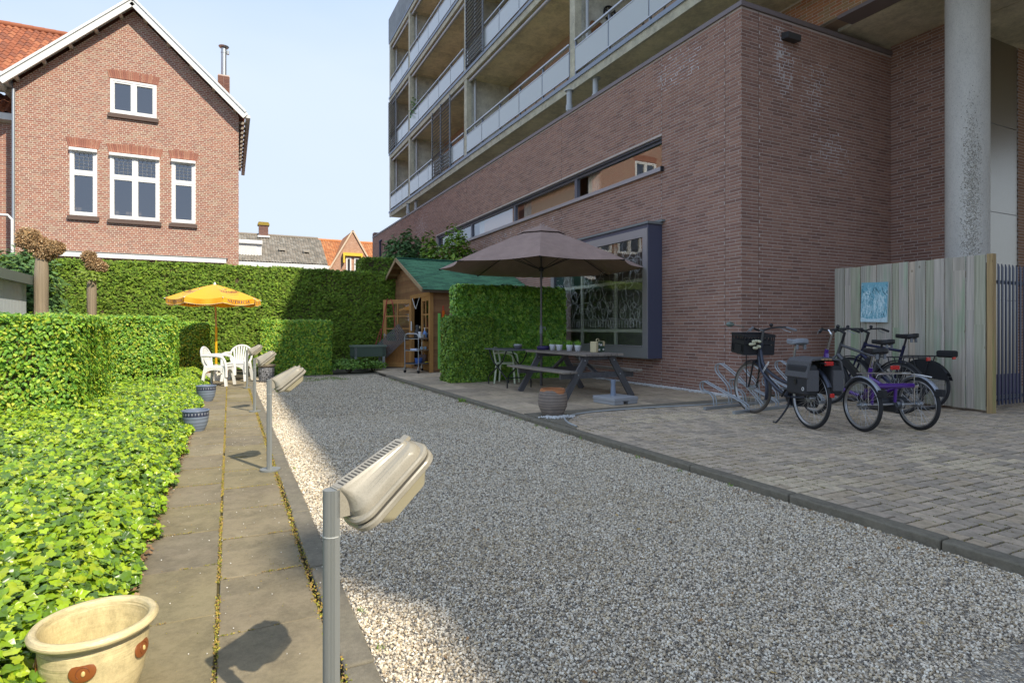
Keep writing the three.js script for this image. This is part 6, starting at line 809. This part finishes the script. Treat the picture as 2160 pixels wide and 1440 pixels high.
// ───────── bicycles (local x forward, y up, z across) ─────────
{
  const rim = std([0.5, 0.5, 0.5], 0.3, { metalness: 0.9 }), spokeM = std([0.6, 0.6, 0.6], 0.3, { metalness: 0.9 });
  function wheel(parent, x, z, R0, o = {}) {
    const w = mesh('wheel', torus(R0 - 0.02, 0.02, 10, 64), o.tyre || mat.rubber, parent); w.position.set(x, R0, z); if (o.steer) w.rotation.y = o.steer; if (o.lean) w.rotation.x = o.lean;
    mesh('rim', [torus(R0 - 0.047, 0.011, 8, 64), torus(R0 - 0.041, 0.006, 6, 64).translate(0, 0, 0.012), torus(R0 - 0.041, 0.006, 6, 64).translate(0, 0, -0.012)], o.rim || rim, w);
    const sp = []; for (let k = 0; k < 32; k++) { const a = k / 32 * 6.2832, b = a + (k % 4 < 2 ? 0.55 : -0.55), s = k % 2 ? 0.03 : -0.03; sp.push(bar([Math.cos(b) * 0.03, Math.sin(b) * 0.03, s], [Math.cos(a) * (R0 - 0.045), Math.sin(a) * (R0 - 0.045), 0], 0.0018, 4)); } mesh('spokes', sp, spokeM, w);
    mesh('hub', [T(new THREE.CylinderGeometry(0.024, 0.024, 0.08, 14).rotateX(HP), 0, 0, 0), T(new THREE.CylinderGeometry(0.04, 0.04, 0.008, 16).rotateX(HP), 0, 0, 0.03), T(new THREE.CylinderGeometry(0.04, 0.04, 0.008, 16).rotateX(HP), 0, 0, -0.03), bar([0, 0, -0.075], [0, 0, 0.075], 0.008)], mat.steel, w);
    if (o.reflex) mesh('reflex_band', torus(R0 - 0.03, 0.004, 6, 64).translate(0, 0, 0.017), std([0.7, 0.7, 0.7], 0.4), w);
    return w;
  }
  const fender = (parent, x, R0, a0, a1, m, z = 0, wd = 0.055) => { const p = [], idx = [], uvs = [], N = 30; for (let i = 0; i <= N; i++) { const a = a0 + (a1 - a0) * i / N; for (let j = 0; j <= 4; j++) { const q = (j / 4 - 0.5) * 2, ra = R0 + 0.03 - 0.016 * q * q; p.push(x + Math.cos(a) * ra, R0 + Math.sin(a) * ra, z + q * wd / 2); } } for (let i = 0; i < N; i++) for (let j = 0; j < 4; j++) { const k = i * 5 + j; idx.push(k, k + 1, k + 5, k + 1, k + 6, k + 5); } const g = new THREE.BufferGeometry(); g.setAttribute('position', new THREE.Float32BufferAttribute(p, 3)); g.setIndex(idx); g.computeVertexNormals(); return mesh('mudguard', g, m, parent); };
  const saddle = (parent, x, y, m) => { const s = new THREE.Shape(); s.moveTo(0.16, 0.018); s.quadraticCurveTo(0.05, 0.03, -0.03, 0.08); s.quadraticCurveTo(-0.11, 0.11, -0.12, 0); s.quadraticCurveTo(-0.11, -0.11, -0.03, -0.08); s.quadraticCurveTo(0.05, -0.03, 0.16, -0.018); s.closePath(); const g = new THREE.ExtrudeGeometry(s, { depth: 0.03, bevelEnabled: true, bevelSize: 0.014, bevelThickness: 0.016, bevelSegments: 3, curveSegments: 10 }); g.rotateX(-HP); T(g, x, y - 0.015, 0); const q = g.attributes.position; for (let i = 0; i < q.count; i++) { const dx = q.getX(i) - x; q.setY(i, q.getY(i) + (dx < -0.04 ? 0.25 * (-0.04 - dx) : 0.1 * Math.max(0, dx - 0.06))); } g.computeVertexNormals(); const sd = mesh('saddle', g, m, parent); mesh('saddle_springs', [cyl(0.018, 0.018, 0.06, x - 0.08, y - 0.085, 0.05, 10), cyl(0.018, 0.018, 0.06, x - 0.08, y - 0.085, -0.05, 10), bar([x - 0.09, y - 0.04, 0.04], [x + 0.12, y - 0.02, 0.01], 0.005), bar([x - 0.09, y - 0.04, -0.04], [x + 0.12, y - 0.02, -0.01], 0.005)], mat.greyMetal, sd); return sd; };
  const cranks = (parent, x, y, m = mat.black) => { mesh('chain_case', (() => { const s = new THREE.Shape(); s.absarc(x, y, 0.1, -HP, HP, false); s.lineTo(0.0, y + 0.06); s.absarc(0.02, y - 0.02, 0.06, HP, HP * 3, false); s.closePath(); return T(new THREE.ExtrudeGeometry(s, { depth: 0.025, bevelEnabled: true, bevelSize: 0.006, bevelThickness: 0.006, bevelSegments: 1 }), 0, 0, 0.045); })(), m, parent); for (const s of [-1, 1]) { const c = mesh('crank', beam([x, y, s * 0.075], [x + s * 0.12, y - s * 0.12, s * 0.085], 0.025, 0.014, [0, 0, 1]), mat.black, parent); mesh('pedal', rbox(0.09, 0.025, 0.07, x + s * 0.12, y - s * 0.12, s * 0.125, 0.008), mat.greyMetal, c); } };
  const bars = (parent, x, y, w, back, up, m, grip) => { const h = mesh('handlebar', tube([[x - back, y + up - 0.03, -w], [x - back * 0.75, y + up, -w * 0.75], [x - back * 0.2, y + up * 0.8, -w * 0.45], [x, y, -0.04], [x, y, 0.04], [x - back * 0.2, y + up * 0.8, w * 0.45], [x - back * 0.75, y + up, w * 0.75], [x - back, y + up - 0.03, w]], 0.0125, 60, 8), m, parent); for (const s of [-1, 1]) { mesh('grip', bar([x - back * 0.8, y + up - 0.004, s * w * 0.78], [x - back * 1.12, y + up - 0.045, s * w * 1.08], 0.0175, 10), grip, h); mesh('brake_lever', tube([[x - back * 0.55, y + up, s * w * 0.66], [x - back * 0.5, y + up - 0.03, s * w * 0.8], [x - back * 0.75, y + up - 0.07, s * w * 1.02]], 0.006, 12, 6), mat.steel, h); } mesh('bell', T(new THREE.SphereGeometry(0.026, 12, 8), x - back * 0.2, y + up + 0.03, w * 0.4), mat.black, h); return h; };
  const rearLight = (parent, x, y, z = 0, w = 0.09) => mesh('rear_reflector', rbox(0.025, 0.05, w, x, y, z, 0.01), phys([0.55, 0.01, 0.008], 0.2, { clearcoat: 1 }), parent);
  const place = (t, a, b) => { const d = [b[0] - a[0], b[1] - a[1]]; t.position.set(a[0], 0, a[1]); t.rotation.y = Math.atan2(-d[1], d[0]); return Math.hypot(...d); };

  // 1 · step-through bicycle with crate and panniers
  {
    const t = thing('bicycle', 'dark blue step through bicycle with black crate and grey panniers', 'bicycle'), B = place(t, [6.28, -4.7], [6.71, -5.95]), R0 = 0.365, m = std([0.05, 0.058, 0.082], 0.32, { metalness: 0.3 });
    wheel(t, 0, 0, R0, { reflex: true }); wheel(t, B, 0, R0, { tyre: std([0.1, 0.085, 0.07], 0.8), steer: 0.22 });
    fender(t, 0, R0, -0.35, 2.7, m); fender(t, B, R0, 0.9, 3.5, m);
    const bb = [0.48, 0.33, 0], hT = [B - 0.24, 1.0, 0], hB = [B - 0.17, 0.78, 0];
    mesh('frame', [tube([[hB[0] - 0.005, 0.83, 0], [hB[0] - 0.09, 0.62, 0], [0.72, 0.42, 0], [bb[0] + 0.02, 0.34, 0]], 0.026, 40, 12), tube([[hT[0] + 0.03, 0.92, 0], [hT[0] - 0.08, 0.68, 0], [0.66, 0.54, 0], [0.42, 0.5, 0]], 0.022, 40, 12), bar(hB, hT, 0.026, 12), bar(bb, [0.33, 0.82, 0], 0.022, 10), bar(bb, [0, R0, 0.06], 0.012), bar(bb, [0, R0, -0.06], 0.012), bar([0.37, 0.72, 0.02], [0, R0, 0.06], 0.009), bar([0.37, 0.72, -0.02], [0, R0, -0.06], 0.009)], m, t);
    mesh('fork', [bar(hB, [B - 0.14, 0.76, 0], 0.02), bar([B - 0.14, 0.76, 0], [B - 0.13, 0.74, 0.055], 0.016), bar([B - 0.14, 0.76, 0], [B - 0.13, 0.74, -0.055], 0.016), tube([[B - 0.13, 0.75, 0.055], [B - 0.06, 0.52, 0.058], [B, R0, 0.06]], 0.013, 16, 8), tube([[B - 0.13, 0.75, -0.055], [B - 0.06, 0.52, -0.058], [B, R0, -0.06]], 0.013, 16, 8)], mat.black, t);
    mesh('stem', [bar(hT, [hT[0] - 0.05, 1.17, 0], 0.016), bar([hT[0] - 0.05, 1.16, 0], [hT[0] + 0.02, 1.18, 0], 0.016)], std([0.1, 0.1, 0.1], 0.4), t); bars(t, hT[0] + 0.02, 1.18, 0.31, 0.28, 0.04, mat.black, std([0.18, 0.18, 0.19], 0.7));
    mesh('mirror', [T(new THREE.SphereGeometry(0.06, 18, 10).scale(0.3, 0.6, 1), hT[0] - 0.02, 1.26, -0.47), bar([hT[0] - 0.05, 1.22, -0.28], [hT[0] - 0.02, 1.25, -0.42], 0.005)], std([0.16, 0.2, 0.17], 0.15, { metalness: 0.4 }), t);
    mesh('seat_post', bar([0.345, 0.78, 0], [0.3, 0.98, 0], 0.014), mat.steel, t); saddle(t, 0.27, 1.03, std([0.26, 0.28, 0.31], 0.55)); cranks(t, bb[0], bb[1]);
    // front carrier and crate
    mesh('front_carrier', [bar([B, R0, 0.085], [B - 0.02, 0.84, 0.1], 0.007), bar([B, R0, -0.085], [B - 0.02, 0.84, -0.1], 0.007), box(0.3, 0.012, 0.3, B + 0.0, 0.84, 0)], mat.black, t);
    const cr = mesh('crate', [box(0.34, 0.008, 0.44, 0, 0, 0)], mat.black, t); cr.position.set(B + 0.0, 0.85, 0); cr.rotation.z = 0.1; const bk = std([0.02, 0.02, 0.022], 0.5);
    for (const [dx, dz, w, d] of [[0.17, 0, 0.012, 0.44], [-0.17, 0, 0.012, 0.44], [0, 0.22, 0.34, 0.012], [0, -0.22, 0.34, 0.012]]) { const gs = [box(w, 0.03, d, dx, 0.015, dz), box(w + 0.014, 0.035, d + 0.014, dx, 0.265, dz), box(w, 0.05, d, dx, 0.17, dz)]; const L = Math.max(w, d), nn = 8; for (let k = 0; k <= nn; k++) { const s = -L / 2 + L * k / nn; gs.push(w > d ? box(0.016, 0.25, d * 0.9, dx + s, 0.13, dz) : box(w * 0.9, 0.25, 0.016, dx, 0.13, dz + s)); } gs.push(box(w * 0.5, 0.1, d * 0.98, dx, 0.08, dz)); mesh('crate_side', gs, bk, cr); }
    mesh('lock_chain', tube([[B - 0.1, 1.0, -0.1], [B - 0.2, 1.0, -0.06], [B - 0.2, 0.96, 0.0], [B - 0.21, 0.93, 0.04], [B - 0.18, 0.9, -0.03]], 0.014, 24, 8), mat.black, t); { const r = rng(6), gs = []; for (let k = 0; k < 11; k++) gs.push(T(new THREE.SphereGeometry(0.026, 10, 8).scale(1, 0.8, 1), B - 0.235 + rr(-0.015, 0.01, r), 0.98 + rr(-0.05, 0.05, r), -0.1 + rr(-0.07, 0.07, r))); mesh('fabric_flowers', gs, std([0.6, 0.58, 0.4], 0.8), t); }
    // rear carrier with slats, panniers
    mesh('rear_carrier', [bar([0.3, 0.8, 0.06], [-0.36, 0.8, 0.06], 0.008), bar([0.3, 0.8, -0.06], [-0.36, 0.8, -0.06], 0.008), bar([0, R0, 0.07], [-0.1, 0.8, 0.06], 0.007), bar([0, R0, -0.07], [-0.1, 0.8, -0.06], 0.007)], mat.black, t); for (const z of [-0.045, 0, 0.045]) mesh('carrier_slat', box(0.55, 0.012, 0.03, -0.02, 0.845, z), std([0.5, 0.34, 0.16], 0.7), t);
    const cv = std([0.13, 0.128, 0.132], 0.95, { map: rep(tSpeck, 6), bumpMap: rep(tFine, 6), bumpScale: 0.002 }), pp = std([0.03, 0.03, 0.032], 0.8);
    for (const s of [-1, 1]) { const pg = rbox(0.4, 0.36, 0.15, -0.06, 0.6, s * 0.155, 0.035, 3); const q = pg.attributes.position; for (let i = 0; i < q.count; i++) { const y = q.getY(i) - 0.6; q.setX(i, -0.06 + (q.getX(i) + 0.06) * (1 + 0.2 * y)); q.setZ(i, s * 0.155 + (q.getZ(i) - s * 0.155) * (1 - 0.4 * y)); } pg.computeVertexNormals(); const pa = mesh('pannier', pg, pp, t); const fs = extr([[0, 0.03], [0.16, 0.015], [0.2, -0.02], [0.235, -0.2], [0.225, -0.21], [0.18, -0.01], [0.15, 0.0], [0, 0.012]], 0.43, 0.004); fs.rotateY(s > 0 ? -HP : HP); mesh('pannier_flap', T(fs, s > 0 ? 0.155 : -0.275, 0.835, 0), cv, pa); mesh('buckle', box(0.05, 0.05, 0.012, -0.06, 0.58, s * 0.24), std([0.02, 0.02, 0.02], 0.4), pa); mesh('emblem', torus(0.018, 0.004, 6, 18).translate(-0.2, 0.5, s * 0.235), mat.white, pa); mesh('pannier_trim', box(0.03, 0.24, 0.13, -0.265, 0.6, s * 0.155), cv, pa); }
    rearLight(t, -0.33, 0.8, 0, 0.11); rearLight(t, -0.385, 0.44, 0, 0.05);
    mesh('kickstand', [tube([[bb[0] - 0.05, 0.3, 0], [bb[0] - 0.08, 0.2, 0.05], [bb[0] - 0.05, 0.02, 0.17], [bb[0] + 0.0, 0.01, 0.19]], 0.012, 20, 8), tube([[bb[0] - 0.05, 0.3, 0], [bb[0] - 0.08, 0.2, -0.05], [bb[0] - 0.05, 0.02, -0.17], [bb[0] + 0.0, 0.01, -0.19]], 0.012, 20, 8)], mat.black, t);
    // lettering along the down tube, on the side turned to the path
    const tx = new TextGeometry('CORTINA', { font: fontB, size: 0.034, depth: 0.002, curveSegments: 3 }); tx.computeBoundingBox(); const lt = mesh('frame_lettering', tx, mat.white, t); lt.rotation.set(0, Math.PI, 0); lt.rotation.order = 'YXZ'; lt.rotation.set(0, Math.PI, 0.78); lt.position.set(0.985, 0.6, -0.0265); 
  }
  // 2 · purple tricycle
  {
    const t = thing('tricycle', 'purple adult tricycle with two silver rear wheels', 'tricycle'), ax = [7.0, -4.2], B = place(t, ax, [7.42, -5.5]), R0 = 0.31, m = phys([0.075, 0.012, 0.24], 0.3, { clearcoat: 1 }), grey = std([0.3, 0.32, 0.36], 0.4, { metalness: 0.3 });
    for (const s of [-1, 1]) { wheel(t, 0, s * 0.365, R0, { reflex: true }); fender(t, 0, R0, 0.6, 2.55, grey, s * 0.365, 0.06); mesh('mudguard_tip', box(0.1, 0.08, 0.05, -0.3, R0 + 0.16, s * 0.365), mat.rubber, t); }
    wheel(t, B, 0, 0.33, { tyre: std([0.03, 0.03, 0.032], 0.8) }); fender(t, B, 0.33, 0.4, 2.9, m);
    mesh('axle', [bar([0, R0, -0.4], [0, R0, 0.4], 0.014), box(0.06, 0.05, 0.1, 0.02, R0, 0.1), T(new THREE.CylinderGeometry(0.06, 0.06, 0.03, 18).rotateX(HP), 0, R0, 0.12)], mat.steel, t);
    mesh('frame', [bar([-0.02, R0 + 0.22, -0.28], [-0.02, R0 + 0.22, 0.28], 0.03, 14), bar([0, R0 + 0.22, -0.2], [0.4, 0.34, -0.03], 0.02), bar([0, R0 + 0.22, 0.2], [0.4, 0.34, 0.03], 0.02), bar([0.4, 0.34, 0], [0.9, 0.42, 0], 0.026, 12), tube([[0.85, 0.41, 0], [1.05, 0.52, 0], [B - 0.26, 0.86, 0]], 0.028, 20, 12), bar([0.4, 0.34, 0], [0.3, 0.72, 0], 0.024, 12), bar([0, R0, 0.06], [-0.02, R0 + 0.22, 0.06], 0.018), bar([0, R0, -0.24], [-0.02, R0 + 0.22, -0.24], 0.018), bar([0.05, 0.5, 0], [0.33, 0.6, 0], 0.022)], m, t);
    mesh('frame_ends', [bar([-0.02, R0 + 0.22, -0.33], [-0.02, R0 + 0.22, -0.28], 0.032, 14), bar([-0.02, R0 + 0.22, 0.28], [-0.02, R0 + 0.22, 0.33], 0.032, 14)], mat.chrome, t);
    mesh('head_tube', bar([B - 0.2, 0.68, 0], [B - 0.27, 0.92, 0], 0.026, 12), m, t); mesh('fork', [bar([B - 0.2, 0.7, 0], [B - 0.18, 0.66, 0.05], 0.016), bar([B - 0.2, 0.7, 0], [B - 0.18, 0.66, -0.05], 0.016), bar([B - 0.18, 0.67, 0.05], [B, 0.33, 0.055], 0.014), bar([B - 0.18, 0.67, -0.05], [B, 0.33, -0.055], 0.014)], mat.chrome, t);
    mesh('stem', [bar([B - 0.27, 0.9, 0], [B - 0.36, 1.12, 0], 0.018), bar([B - 0.36, 1.12, 0], [B - 0.3, 1.18, 0], 0.018)], mat.chrome, t); bars(t, B - 0.3, 1.18, 0.27, 0.2, 0.02, mat.black, mat.rubber);
    mesh('seat_post', bar([0.31, 0.7, 0], [0.26, 0.86, 0], 0.02), mat.chrome, t); saddle(t, 0.22, 0.92, mat.black); cranks(t, 0.46, 0.3, std([0.03, 0.032, 0.036], 0.35));
    mesh('carrier', [tube([[-0.2, R0 + 0.33, -0.36], [-0.1, R0 + 0.37, -0.2], [-0.1, R0 + 0.36, 0.2], [-0.2, R0 + 0.33, 0.36]], 0.008, 30, 8), bar([-0.12, R0 + 0.36, -0.3], [0.1, R0 + 0.36, 0.3], 0.007), bar([0.1, R0 + 0.36, -0.36], [0.1, R0 + 0.36, 0.36], 0.008), bar([-0.02, R0, 0.3], [-0.02, R0 + 0.36, 0.3], 0.007), bar([-0.02, R0, -0.3], [-0.02, R0 + 0.36, -0.3], 0.007)], mat.chrome, t);
    rearLight(t, -0.13, R0 + 0.44, -0.05, 0.11);
    mesh('motor_case', rbox(0.16, 0.12, 0.4, 0.12, R0 + 0.02, 0.1, 0.05, 3), std([0.03, 0.032, 0.036], 0.35), t);
  }
  // 3 and 4 · dark bicycles along the fence
  const dark = (label, a, b, o) => {
    const t = thing('bicycle', label, 'bicycle'), B = place(t, a, b), R0 = 0.365, m = std(o.c, 0.35, { metalness: 0.3 });
    wheel(t, 0, 0, R0, { reflex: true, rim: std([0.12, 0.12, 0.12], 0.4) }); wheel(t, B, 0, R0, { rim: std([0.12, 0.12, 0.12], 0.4) }); fender(t, 0, R0, -0.2, 2.6, mat.black); fender(t, B, R0, 0.7, 3.3, mat.black);
    const bb = [0.46, 0.31, 0], hT = [B - 0.26, 0.98, 0], hB = [B - 0.19, 0.8, 0], st = [0.28, o.seat - 0.14, 0];
    mesh('frame', [bar(bb, hB, 0.034, 12), bar([hT[0], 0.94, 0], [0.34, o.top, 0], 0.022, 12), bar(bb, st, 0.022, 10), bar(bb, [0, R0, 0.06], 0.012), bar(bb, [0, R0, -0.06], 0.012), bar([0.32, 0.7, 0.02], [0, R0, 0.06], 0.01), bar([0.32, 0.7, -0.02], [0, R0, -0.06], 0.01), bar(hB, hT, 0.028, 12)], m, t);
    mesh('battery', beam([bb[0] + 0.14, 0.44, 0], [hB[0] - 0.1, 0.72, 0], 0.07, 0.09, [0, 0, 1]), mat.black, t);
    mesh('fork', [bar([hB[0], hB[1], 0], [B - 0.15, 0.74, 0.055], 0.018), bar([hB[0], hB[1], 0], [B - 0.15, 0.74, -0.055], 0.018), bar([B - 0.15, 0.75, 0.055], [B, R0, 0.06], 0.015), bar([B - 0.15, 0.75, -0.055], [B, R0, -0.06], 0.015)], m, t);
    mesh('stem', [bar(hT, [hT[0] - 0.05, 1.14, 0], 0.02), bar([hT[0] - 0.05, 1.13, 0], [hT[0] + 0.03, 1.17, 0], 0.02)], mat.black, t); bars(t, hT[0] + 0.03, 1.17, 0.3, 0.17, 0.03, mat.black, mat.rubber);
    mesh('seat_post', bar(st, [0.25, o.seat - 0.03, 0], 0.015), mat.black, t); saddle(t, 0.22, o.seat, mat.black); cranks(t, bb[0], bb[1]);
    mesh('rear_carrier', [bar([0.28, 0.79, 0.06], [-0.4, 0.81, 0.06], 0.008), bar([0.28, 0.79, -0.06], [-0.4, 0.81, -0.06], 0.008), bar([-0.4, 0.81, -0.06], [-0.4, 0.81, 0.06], 0.008), bar([0, R0, 0.075], [-0.12, 0.8, 0.06], 0.007), bar([0, R0, -0.075], [-0.12, 0.8, -0.06], 0.007), bar([0, R0, 0.075], [0.12, 0.8, 0.06], 0.007), bar([0, R0, -0.075], [0.12, 0.8, -0.06], 0.007), bar([-0.2, 0.805, -0.06], [-0.2, 0.805, 0.06], 0.006), bar([0, 0.8, -0.06], [0, 0.8, 0.06], 0.006)], mat.black, t); rearLight(t, -0.41, 0.79, 0, 0.07);
    mesh('mudguard_stay', [bar([0, R0, 0.06], [-0.36, 0.52, 0.03], 0.004), bar([0, R0, -0.06], [-0.36, 0.52, -0.03], 0.004)], mat.steel, t); mesh('kickstand', bar([0.12, 0.3, -0.08], [0.16, 0.01, -0.2], 0.011), mat.black, t);
    if (o.bag) { mesh('carrier_bag', rbox(0.22, 0.1, 0.16, -0.32, 0.84, 0, 0.03, 3), std([0.015, 0.015, 0.016], 0.85), t); mesh('coat_guard', (() => { const s = new THREE.Shape(); s.absarc(0, R0, R0 + 0.02, 0.4, 2.9, false); s.closePath(); return [T(new THREE.ShapeGeometry(s, 24), 0, 0, 0.045), T(new THREE.ShapeGeometry(s, 24), 0, 0, -0.045)]; })(), std([0.012, 0.012, 0.013], 0.8, { side: THREE.DoubleSide }), t); }
  };
  dark('black electric bicycle with bare carrier behind the purple tricycle', [8.5, -4.98], [8.62, -6.15], { c: [0.1, 0.1, 0.105], seat: 1.0, top: 0.78 });
  dark('black bicycle with coat guard and small bag right against the fence', [9.22, -5.05], [9.27, -6.2], { c: [0.02, 0.022, 0.06], seat: 1.08, top: 0.86, bag: true });
}
// ───────── balcony decorations ─────────
{
  const y = 7.85 + 0.28, bf = thing('butterfly_ornament', 'brown metal butterfly hung on a balcony wall', 'ornament', [9.3, y + 1.5, -13.66]);
  mesh('wing', [0, 1].flatMap((k) => { const s = k ? 1 : -1; return [T(new THREE.SphereGeometry(0.12, 14, 10).scale(1, 1.2, 0.12), s * 0.11, 0.07, 0), T(new THREE.SphereGeometry(0.09, 14, 10).scale(1, 1, 0.12), s * 0.09, -0.1, 0)]; }), std([0.25, 0.12, 0.05], 0.6), bf);
  const od = thing('round_ornament', 'black pierced metal disc hung on a balcony wall', 'ornament', [9.75, y + 2.05, -13.66]); mesh('disc', [torus(0.2, 0.02, 8, 28), ...[0, 1, 2, 3, 4, 5].map((k) => torus(0.07, 0.012, 6, 16).translate(Math.cos(k * 1.047) * 0.11, Math.sin(k * 1.047) * 0.11, 0)), torus(0.05, 0.012, 6, 14)], mat.black, od);
  const r = rng(131), pl = (label, x, yy, z, s) => { const t = thing('balcony_plant', label, 'plant', [x, yy, z]); mesh('planter', cyl(0.12, 0.15, 0.26, 0, 0, 0, 16), mat.terracotta, t); const l = []; for (let i = 0; i < 260; i++) { const n = V(r() - 0.5, r() * 0.9 - 0.1, r() - 0.5); l.push([leafM(V(n.x * s, 0.45 * s + 0.3 + n.y * s, n.z * s), V(0, 1, 0.3), 0.13, r, 0.9), tint([0.11, 0.24, 0.04], 0.3, r)]); } scatter('leaves', leafShape, mLeaf, l, t); };
  pl('leafy green potted plant on the second balcony above the far pier', 8.95, 11.27 + 0.28, -29.3, 1.0); pl('small leafy plant on the balcony behind the louvre screen', 8.9, 14.63 + 0.28, -21.2, 0.6);
}
renderer.render(scene, camera);
